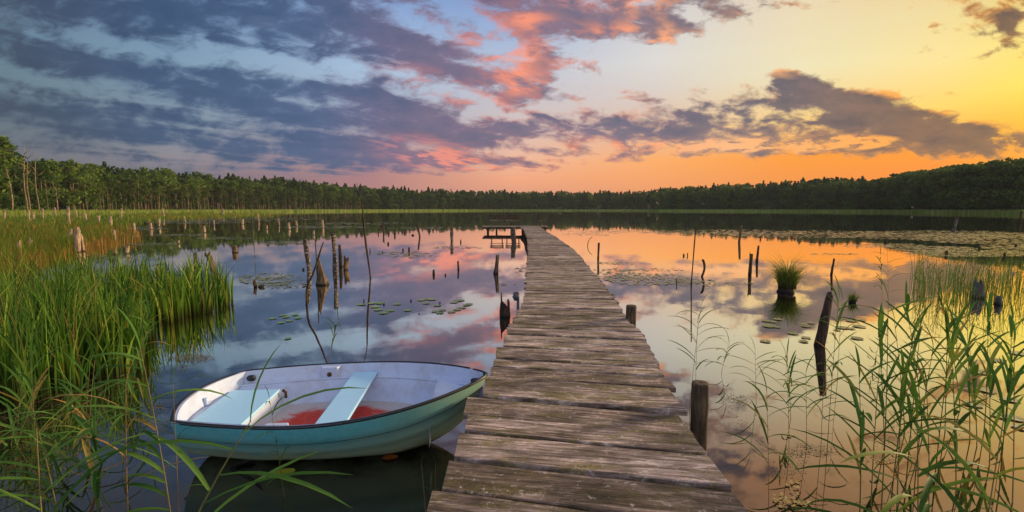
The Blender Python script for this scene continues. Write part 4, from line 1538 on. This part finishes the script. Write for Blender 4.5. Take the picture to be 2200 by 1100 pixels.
def zk(u):
    return -.03 + (.30 * max(0, (u - .62) / .38) ** 2.2) + .05 * max(0, (.2 - u) / .2)


def bulge(y_, wd, u):
    return -.15 * max(0, 1 - u / .22) * (1 - min(1, (y_ / max(wd, .01)) ** 2))


NU, NT_ = 34, 16


def us(i):
    return 1 - (1 - i / NU) ** 1.25


def hullpt(u, t, s, inset=0.0):
    wd = max(0.0, hw(u) - inset)
    th = t * PI / 2
    yv = wd * (math.sin(th) ** .95) * (.68 + .32 * t)
    z = zk(u) + (zg(u) - zk(u)) * (1 - math.cos(th) ** 1.05)
    # lapped strakes: two shallow steps
    for tt in (.62, .80):
        if t > tt:
            yv += .009 * min(1, wd * 3)
    # the stem rakes forward
    rake = .10 * u ** 6 * ((z - zk(u)) / max(.05, zg(u) - zk(u)) - 1)
    x = u * BL + rake + bulge(yv, wd, u) * (.55 + .45 * t) + (.05 * (1 - t) * max(0, 1 - u / .15))
    return (x, s * yv, z)


TS = [0, .08, .16, .26, .36, .46, .55, .615, .625, .70, .795, .805, .87, .94, 1.0]
mb = MB()
for s in (-1, 1):
    K = len(TS)
    vs = [hullpt(us(i), t_, s) for i in range(NU + 1) for t_ in TS]
    fs = []
    for i in range(NU):
        for k in range(K - 1):
            f = (i * K + k, (i + 1) * K + k, (i + 1) * K + k + 1, i * K + k + 1)
            fs.append(f if s < 0 else f[::-1])
    mb.add(vs, fs)
# transom
K = len(TS)
NTR = 12
vs = []
for k, t_ in enumerate(TS):
    x0, y0, z0 = hullpt(0, t_, 1)
    for j in range(NTR + 1):
        yv = -y0 + 2 * y0 * j / NTR
        wd = hw(0)
        vs.append((bulge(yv, wd, 0) * (.55 + .45 * t_) + .05 * (1 - t_), yv, z0))
fs = []
for k in range(K - 1):
    for j in range(NTR):
        fs.append((k * (NTR + 1) + j, k * (NTR + 1) + j + 1, (k + 1) * (NTR + 1) + j + 1, (k + 1) * (NTR + 1) + j))
mb.add(vs, fs)
mb.build('hull', M['hull'], boat, True)
for s in (-1, 1):
    q = MB()
    q.tube([Vector(hullpt(us(i), .80, s)) + Vector((0, s * .003, 0)) for i in range(NU + 1)], .0035, 5)
    q.build('strake_line', M['rubber'], boat, True)
# inner liner
IN = [(1.0, .018), (.80, .035), (.64, .045), (.62, .075), (.60, .080), (.40, .10), (.20, .125), (.0, .16)]
ZF = .185


def hull_w(u, z):
    q = min(1.0, max(0.0, (z - zk(u)) / (zg(u) - zk(u))))
    th = math.acos(max(-1, min(1, (1 - q) ** (1 / 1.05))))
    t_ = th / (PI / 2)
    return hw(u) * (math.sin(th) ** .95) * (.68 + .32 * t_)


def lin_pt(u, k, s):
    q, ins = IN[k]
    wd = max(.004, hw(u) * (1 - .06 * (1 - q)) - ins)
    zf = ZF + .10 * max(0, (u - .7) / .3) ** 2
    z = zf + (zg(u) + .006 - zf) * q
    wd = min(wd, max(.003, hull_w(u, z) - .016))
    x = min(u * BL, BL - .03) * 1.0 + .02 * (1 - u) + bulge(wd if s else 0, hw(u), u)
    return (x, s * wd, z)


mb = MB()
KI = len(IN)
ui = [us(i) * .985 for i in range(NU + 1)]
for s in (-1, 1):
    vs = [lin_pt(u, k, s) for u in ui for k in range(KI)]
    fs = []
    for i in range(NU):
        for k in range(KI - 1):
            f = (i * KI + k, i * KI + k + 1, (i + 1) * KI + k + 1, (i + 1) * KI + k)
            fs.append(f if s < 0 else f[::-1])
    mb.add(vs, fs)
vs, fs = [], []
for k in range(KI):
    x0, y0, z0 = lin_pt(0, k, 1)
    for j in range(NTR + 1):
        yv = -y0 + 2 * y0 * j / NTR
        vs.append((bulge(yv, hw(0), 0) + .03 + .05 * (1 - IN[k][0]), yv, z0))
for k in range(KI - 1):
    for j in range(NTR):
        fs.append((k * (NTR + 1) + j, (k + 1) * (NTR + 1) + j, (k + 1) * (NTR + 1) + j + 1, k * (NTR + 1) + j + 1))
mb.add(vs, fs)
mb.build('liner', M['liner'], boat, True)
for s in (-1, 1):
    q = MB()
    q.tube([lin_pt(u, 3, s) for u in ui], .009, 6)
    q.build('inner_ledge', M['liner'], boat, True)
# floor
mb = MB()
vs, fs = [], []
for i, u in enumerate(ui):
    x0, y0, z0 = lin_pt(u, KI - 1, 1)
    for j in range(9):
        vs.append((x0, (-y0 - .02) + 2 * (y0 + .02) * j / 8, z0 + .004))
for i in range(NU):
    for j in range(8):
        fs.append((i * 9 + j, (i + 1) * 9 + j, (i + 1) * 9 + j + 1, i * 9 + j + 1))
mb.add(vs, fs)
mb.build('floor', M['floor'], boat, True)
# black rim all the way round
path = []
for i in range(NTR + 1):
    yv = -hw(0) + 2 * hw(0) * i / NTR
    path.append((bulge(yv, hw(0), 0), yv, zg(0)))
for i in range(1, NU + 1):
    u = us(i)
    path.append((hullpt(u, 1, 1)[0], max(.0, hw(u)) + .006, zg(u)))
for i in range(NU - 1, 0, -1):
    u = us(i)
    path.append((hullpt(u, 1, -1)[0], -hw(u) - .006, zg(u)))
path.append(path[0])
mb = MB()
mb.tube(path, .0125, 8, cap=False)
mb.build('rubber_rim', M['rubber'], boat, True)
# inner white lip just inside the rim
mb = MB()
vs, fs = [], []
N2 = 0
for s in (-1, 1):
    vs = []
    for u in ui:
        a_ = lin_pt(u, 0, s)
        h_ = hullpt(u, 1, s)
        vs += [(h_[0], h_[1], zg(u) + .004), (a_[0], a_[1], zg(u) + .004)]
    fs = [(2 * i, 2 * i + 1, 2 * i + 3, 2 * i + 2) for i in range(NU)]
    mb.add(vs, fs)
vs = []
for j in range(NTR + 1):
    yv = -hw(0) + 2 * hw(0) * j / NTR
    yi = yv * (hw(0) - .018) / hw(0)
    vs += [(bulge(yv, hw(0), 0), yv, zg(0) + .0045), (bulge(yi, hw(0), 0) + .03, yi, zg(0) + .0045)]
mb.add(vs, [(2 * i, 2 * i + 1, 2 * i + 3, 2 * i + 2) for i in range(NTR)])
mb.build('inner_lip', M['liner'], boat)


def bbox(mb, x0, x1, y0, y1, z0, z1, x0b=None, x1b=None):
    """box whose ends may be slanted"""
    vs = [(x0, y0, z0), (x1, y0, z0), (x1, y1, z0), (x0, y1, z0), (x0, y0, z1), (x1, y0, z1), (x1, y1, z1), (x0, y1, z1)]
    mb.add(vs, [(3, 2, 1, 0), (4, 5, 6, 7), (0, 1, 5, 4), (1, 2, 6, 5), (2, 3, 7, 6), (3, 0, 4, 7)])


def bevel(o, w_=.006, seg=2):
    md = o.modifiers.new('soft_edge', 'BEVEL')
    md.width = w_
    md.segments = seg
    return o


# stern seat box: top follows the inside of the hull
ztop = .325
mb = MB()
ust = [0, .03, .06, .09, .12, .15, .18]
vs, fs = [], []
for u in ust:
    wd = min(hw(u) - .05, hull_w(u, ztop) - .02)
    for j in range(7):
        yv = -wd + 2 * wd * j / 6
        vs.append((u * BL + (.03 if u == 0 else 0) + bulge(yv, hw(u), u), yv, ztop))
for i in range(len(ust) - 1):
    for j in range(6):
        a_ = i * 7 + j
        fs.append((a_, a_ + 7, a_ + 8, a_ + 1))
nb = len(vs)
for j in range(7):
    x_, y_, z_ = vs[(len(ust) - 1) * 7 + j]
    y_ = max(-1, min(1, y_ / vs[(len(ust) - 1) * 7 + 6][1])) * (hull_w(.18, ZF) - .03)
    vs.append((x_ + .02, y_, ZF))
for j in range(6):
    fs.append(((len(ust) - 1) * 7 + j, nb + j, nb + j + 1, (len(ust) - 1) * 7 + j + 1))
mb.add(vs, fs)
st_ = mb.build('stern_seat', M['liner'], boat)
mb = MB()
bbox(mb, -.02, .18 * BL - .01, -.33, .30, ztop + .004, ztop + .026)
bevel(mb.build('seat_board', M['board'], st_))
mb = MB()
bbox(mb, .435 * BL, .435 * BL + .20, -(hw(.5) - .06), hw(.5) - .06, .372, .396)
bevel(mb.build('thwart', M['board'], boat))
# small seat in the bow
mb = MB()
vs, fs = [], []
for u in (.80, .86, .92, .97):
    wd = hw(u) - .05
    vs += [(u * BL, -wd, .40), (u * BL, wd, .40)]
fs = [(0, 2, 3, 1), (2, 4, 5, 3), (4, 6, 7, 5)]
vs += [(.795 * BL, -(hw(.8) - .08), .12), (.795 * BL, hw(.8) - .08, .12)]
fs.append((0, 1, 9, 8))
mb.add(vs, fs)
mb.build('bow_seat', M['liner'], boat)
# rowlock blocks
for s in (-1, 1):
    u = .335
    mb = MB()
    yi = hw(u) - .02
    yo = hw(u) - .075
    vs = []
    for (dx_, z_, yy_) in ((-.085, zg(u) - .002, yi), (.085, zg(u) - .002, yi), (.085, zg(u) - .14, yi - .01), (-.085, zg(u) - .14, yi - .01), (-.065, zg(u) - .002, yo), (.065, zg(u) - .002, yo), (.065, zg(u) - .11, yo - .01), (-.065, zg(u) - .11, yo - .01)):
        vs.append((u * BL + dx_, s * min(yy_, hull_w(u, z_) - .018), z_))
    mb.add(vs, [(0, 1, 2, 3), (7, 6, 5, 4), (0, 4, 5, 1), (1, 5, 6, 2), (2, 6, 7, 3), (3, 7, 4, 0)])
    rb = bevel(mb.build('rowlock_block', M['liner'], boat))
    q = MB()
    q.tube([(u * BL, s * (yo - .012), zg(u) - .06), (u * BL, s * (yo + .006), zg(u) - .06)], .020, 10)
    q.build('rusty_bolt', M['rust'], rb, True)
# black knobs in the corner of the stern and at the bow
for (x_, y_, z_, r_) in ((.07, hw(.05) - .06, .40, .026), (.955 * BL, .03, .475, .024), (.965 * BL, -.03, .48, .020)):
    q = MB()
    q.tube([(x_ - .035, y_, z_), (x_ - .02, y_, z_), (x_, y_, z_), (x_ + .02, y_, z_), (x_ + .03, y_, z_)], [r_ * .5, r_ * .9, r_, r_ * .9, r_ * .5], 10)
    q.build('mooring_knob', M['rubber'], boat, True)
q = MB()
q.tube([(.18 * BL + .005, .30, ztop + .015), (.18 * BL + .03, .30, ztop - .005), (.18 * BL + .03, .30, ztop - .05)], .012, 8)
q.build('rusty_hook', M['rust'], boat, True)
q = MB()
bbox(q, -.10, -.075, .05, .11, .33, .345)
bbox(q, -.10, -.08, .05, .065, .345, .39)
q.build('transom_bracket', M['liner'], boat)

# ------------------------------------------------------------------ things in the water by the boat
mb = MB()
p0, p1, p2, p3, p4 = W(592, 965, .10), W(545, 984, .03), W(498, 1006, 0), W(540, 1030, 0), W(600, 1085, 0)
mb.tube([p0 + Vector((.03, 0, 0)), p0, p1, p2], [.008, .013, .016, .014], 7)
mb.tube([p2, p3, p4 + Vector((0, 0, -.02))], [.014, .012, .008], 7)
mb.build('drift_branch', M['w_grey'], None, True, loc=tuple(p2))
tag(C.objects['drift_branch'], 'grey forked drift branch poking out of the water against the boat side', 'branch')


def pad(px, py, rx, m='pad', label='', group=None, name='lily_pad', rot=None, asp=1.0, z=.008, cut=True, cat='lily pad'):
    b = W(px, py)
    r = rx / F * b.y
    rot = random.uniform(0, 6.28) if rot is None else rot
    n = 18
    vs = [(0, 0, 0)]
    for k in range(n + 1):
        a = (.12 if cut else 0) + (2 * PI - (.24 if cut else 0)) * k / n
        q = r * (1 + random.uniform(-.03, .03))
        vs.append((q * math.cos(a), q * asp * math.sin(a), random.uniform(0, .004)))
    mb = MB()
    mb.add(vs, [(0, k, k + 1) for k in range(1, n + 1)], random.random())
    o = mb.build(name, M[m])
    o.location = (b.x, b.y, z + random.uniform(0, .003))
    o.rotation_euler = (0, 0, rot)
    return tag(o, label, cat, group)


M['leaf_y'] = plain('yellow_leaf', (.52, .50, .04), .4, 14, .5, (.25, .30, .03))
M['leaf_o'] = plain('orange_leaf', (.42, .13, .02), .5, 14, .5, (.2, .05, .01))
pad(607, 1018, 27, 'leaf_y', 'yellow floating lily leaf in the black water below the boat', name='yellow_lily_leaf', rot=.3, asp=.55, cut=False, cat='leaf')
pad(838, 985, 18, 'leaf_o', 'sunken orange-brown leaf in the black water under the boat bow', name='orange_leaf', rot=.2, asp=.6, cut=False, cat='leaf')
for x, y in ((608, 678), (622, 690), (640, 684), (615, 682), (634, 677), (586, 685), (604, 694), (618, 728)):
    pad(x, y, 8, label='small green pad in the group between the bent branch and the cattail bed', group='lily pads by the bent branch', name='lily_pad')
for x, y in ((800, 652), (806, 660), (824, 673), (812, 666), (776, 655), (818, 652), (838, 668)):
    pad(x, y, 10, label='green pad in the group just right of the tall dead pole', group='lily pads right of the tall pole', name='lily_pad')
for x, y in ((853, 654), (876, 667), (905, 645), (918, 643), (928, 644), (935, 670), (945, 673), (950, 667), (981, 647), (990, 646), (970, 671), (982, 666), (992, 662), (1003, 656), (1008, 654), (915, 652), (940, 657), (975, 650)):
    pad(x, y, 9, label='green pad in the scattered group before the broken stump', group='lily pads before the broken stump', name='lily_pad')
for k in range(26):
    x, y = random.uniform(1630, 1880), random.uniform(680, 735)
    if abs(x - 1765) < 16:
        continue
    pad(x, y, random.uniform(7, 13), 'pad_far', label='dull green pad in the loose group around the leaning log', group='lily pads round the leaning log')
for x, y in ((2120, 840), (2090, 870), (2150, 895), (2180, 900), (2100, 800), (2170, 860), (2140, 775), (2188, 760), (2195, 920)):
    pad(x, y, 17, 'pad_far', label='larger pad between the stems of the right foreground reeds', group='lily pads among the right reeds')


def scatter(name, ells, m, label, rpx, z=.006, seg=7):
    """many small floating leaves in patches; ells: photo ellipses (cx, cy, rx, ry, count)"""
    cs, rs = [], []
    for cx_, cy_, rx, ry, cnt in ells:
        a = RNG.uniform(0, 2 * PI, cnt)
        q = RNG.uniform(0, 1, cnt) ** .6
        x = cx_ + rx * q * np.cos(a)
        y = cy_ + ry * q * np.sin(a)
        y = np.maximum(y, 453.2)
        b = Wnp(x, y)
        cs.append(b)
        rs.append(np.minimum(RNG.uniform(rpx[0], rpx[1], cnt) / F * b[:, 1], rpx[2]) * RNG.uniform(.6, 1.2, cnt))
    c = np.concatenate(cs)
    r = np.concatenate(rs)
    n = len(c)
    an = np.linspace(0, 2 * PI, seg, endpoint=False)
    rr_ = r[:, None] * RNG.uniform(.75, 1.15, (n, seg))
    V = np.stack([c[:, 0:1] + rr_ * np.cos(an), c[:, 1:2] + rr_ * np.sin(an), np.broadcast_to((z + RNG.uniform(0, .012, n))[:, None], (n, seg))], -1).reshape(-1, 3)
    Q = np.arange(n * seg).reshape(n, seg)
    o = link(name, npmesh(name, V, Q, {'rnd': np.repeat(RNG.uniform(0, 1, n), seg), 'hgt': np.ones(n * seg)}), m)
    return tag(o, label, None, kind='stuff')


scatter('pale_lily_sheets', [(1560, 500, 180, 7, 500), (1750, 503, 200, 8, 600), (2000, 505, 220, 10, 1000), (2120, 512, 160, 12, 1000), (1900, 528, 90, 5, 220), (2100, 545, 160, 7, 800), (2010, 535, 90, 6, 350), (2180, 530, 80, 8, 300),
                             (1330, 497, 110, 4, 160), (1270, 503, 60, 4, 80)], M['pad_sheen'], 'pale sunlit sheets of lily leaves covering the far right water', (2.0, 5.0, .42))
scatter('green_lily_sheets', [(420, 476, 120, 5, 420), (560, 470, 140, 5, 420), (700, 488, 90, 3, 200), (300, 490, 60, 4, 120), (620, 522, 60, 4, 160), (760, 480, 110, 3, 160), (380, 505, 70, 3, 90), (480, 512, 60, 3, 60),
                              (580, 600, 70, 14, 240), (610, 612, 60, 8, 110), (250, 555, 90, 8, 120), (860, 545, 60, 8, 90), (900, 548, 45, 8, 60), (980, 532, 60, 3, 40), (940, 490, 120, 2, 80), (330, 525, 60, 3, 60)], M['pad_far'],
        'green floating leaf sheets scattered over the left half of the lake', (2.2, 5.5, .4))
scatter('mid_lily_sheets', [(1330, 566, 50, 3, 50), (1390, 600, 90, 14, 330), (1330, 590, 50, 14, 160), (1480, 606, 60, 8, 110), (1380, 580, 110, 3, 60), (1800, 546, 60, 2, 40), (1700, 625, 10, 4, 8), (1120, 580, 14, 10, 26), (1090, 612, 20, 2, 10), (1560, 610, 60, 5, 40)], M['pad_far'],
        'loose green leaf patches just right of the boardwalk bend', (2.2, 5.0, .4))
scatter('floating_weed', [(410, 770, 50, 9, 650), (390, 790, 20, 6, 60), (60, 900, 90, 60, 900), (90, 990, 90, 40, 600), (60, 860, 120, 20, 500), (230, 850, 80, 40, 400), (40, 1060, 80, 30, 300), (440, 745, 60, 5, 60), (330, 900, 40, 40, 160)], M['scum'],
        'brown floating weed scum on the dark water of the lower left', (.6, 1.9, .012), z=.003, seg=5)
scatter('floating_debris', [(1580, 862, 34, 16, 110), (1740, 968, 60, 14, 320), (1700, 1000, 40, 30, 120), (1880, 985, 60, 10, 130), (1960, 940, 120, 30, 160), (1600, 905, 60, 30, 60), (1620, 700, 100, 60, 30), (1850, 700, 100, 60, 30)], M['scum'],
        'small dark bits floating on the sunset water right of the boardwalk', (.8, 2.2, .012), z=.003, seg=5)
scatter('yellow_drift', [(1690, 1076, 34, 18, 34), (1722, 1084, 24, 8, 16), (1705, 1045, 18, 14, 10), (1700, 935, 16, 8, 7)], M['seed'], 'floating yellow leaf litter on the sunset water at the lower border', (1.8, 6.0, .03), z=.004, seg=5)

# thin evening air
mb = MB()
mb.box((0, 300, 22.8), (2000, 1620, 50.4))
m, t, b = mat('evening_air')
t.n.remove(b)
pv = t.node('ShaderNodeVolumePrincipled')
pv.inputs['Color'].default_value = (.85, .88, .95, 1)
pv.inputs['Density'].default_value = .00012
t.l.new(pv.outputs[0], t.n['Material Output'].inputs['Volume'])
tag(mb.build('haze', m), 'thin evening haze over the lake', None, kind='stuff')
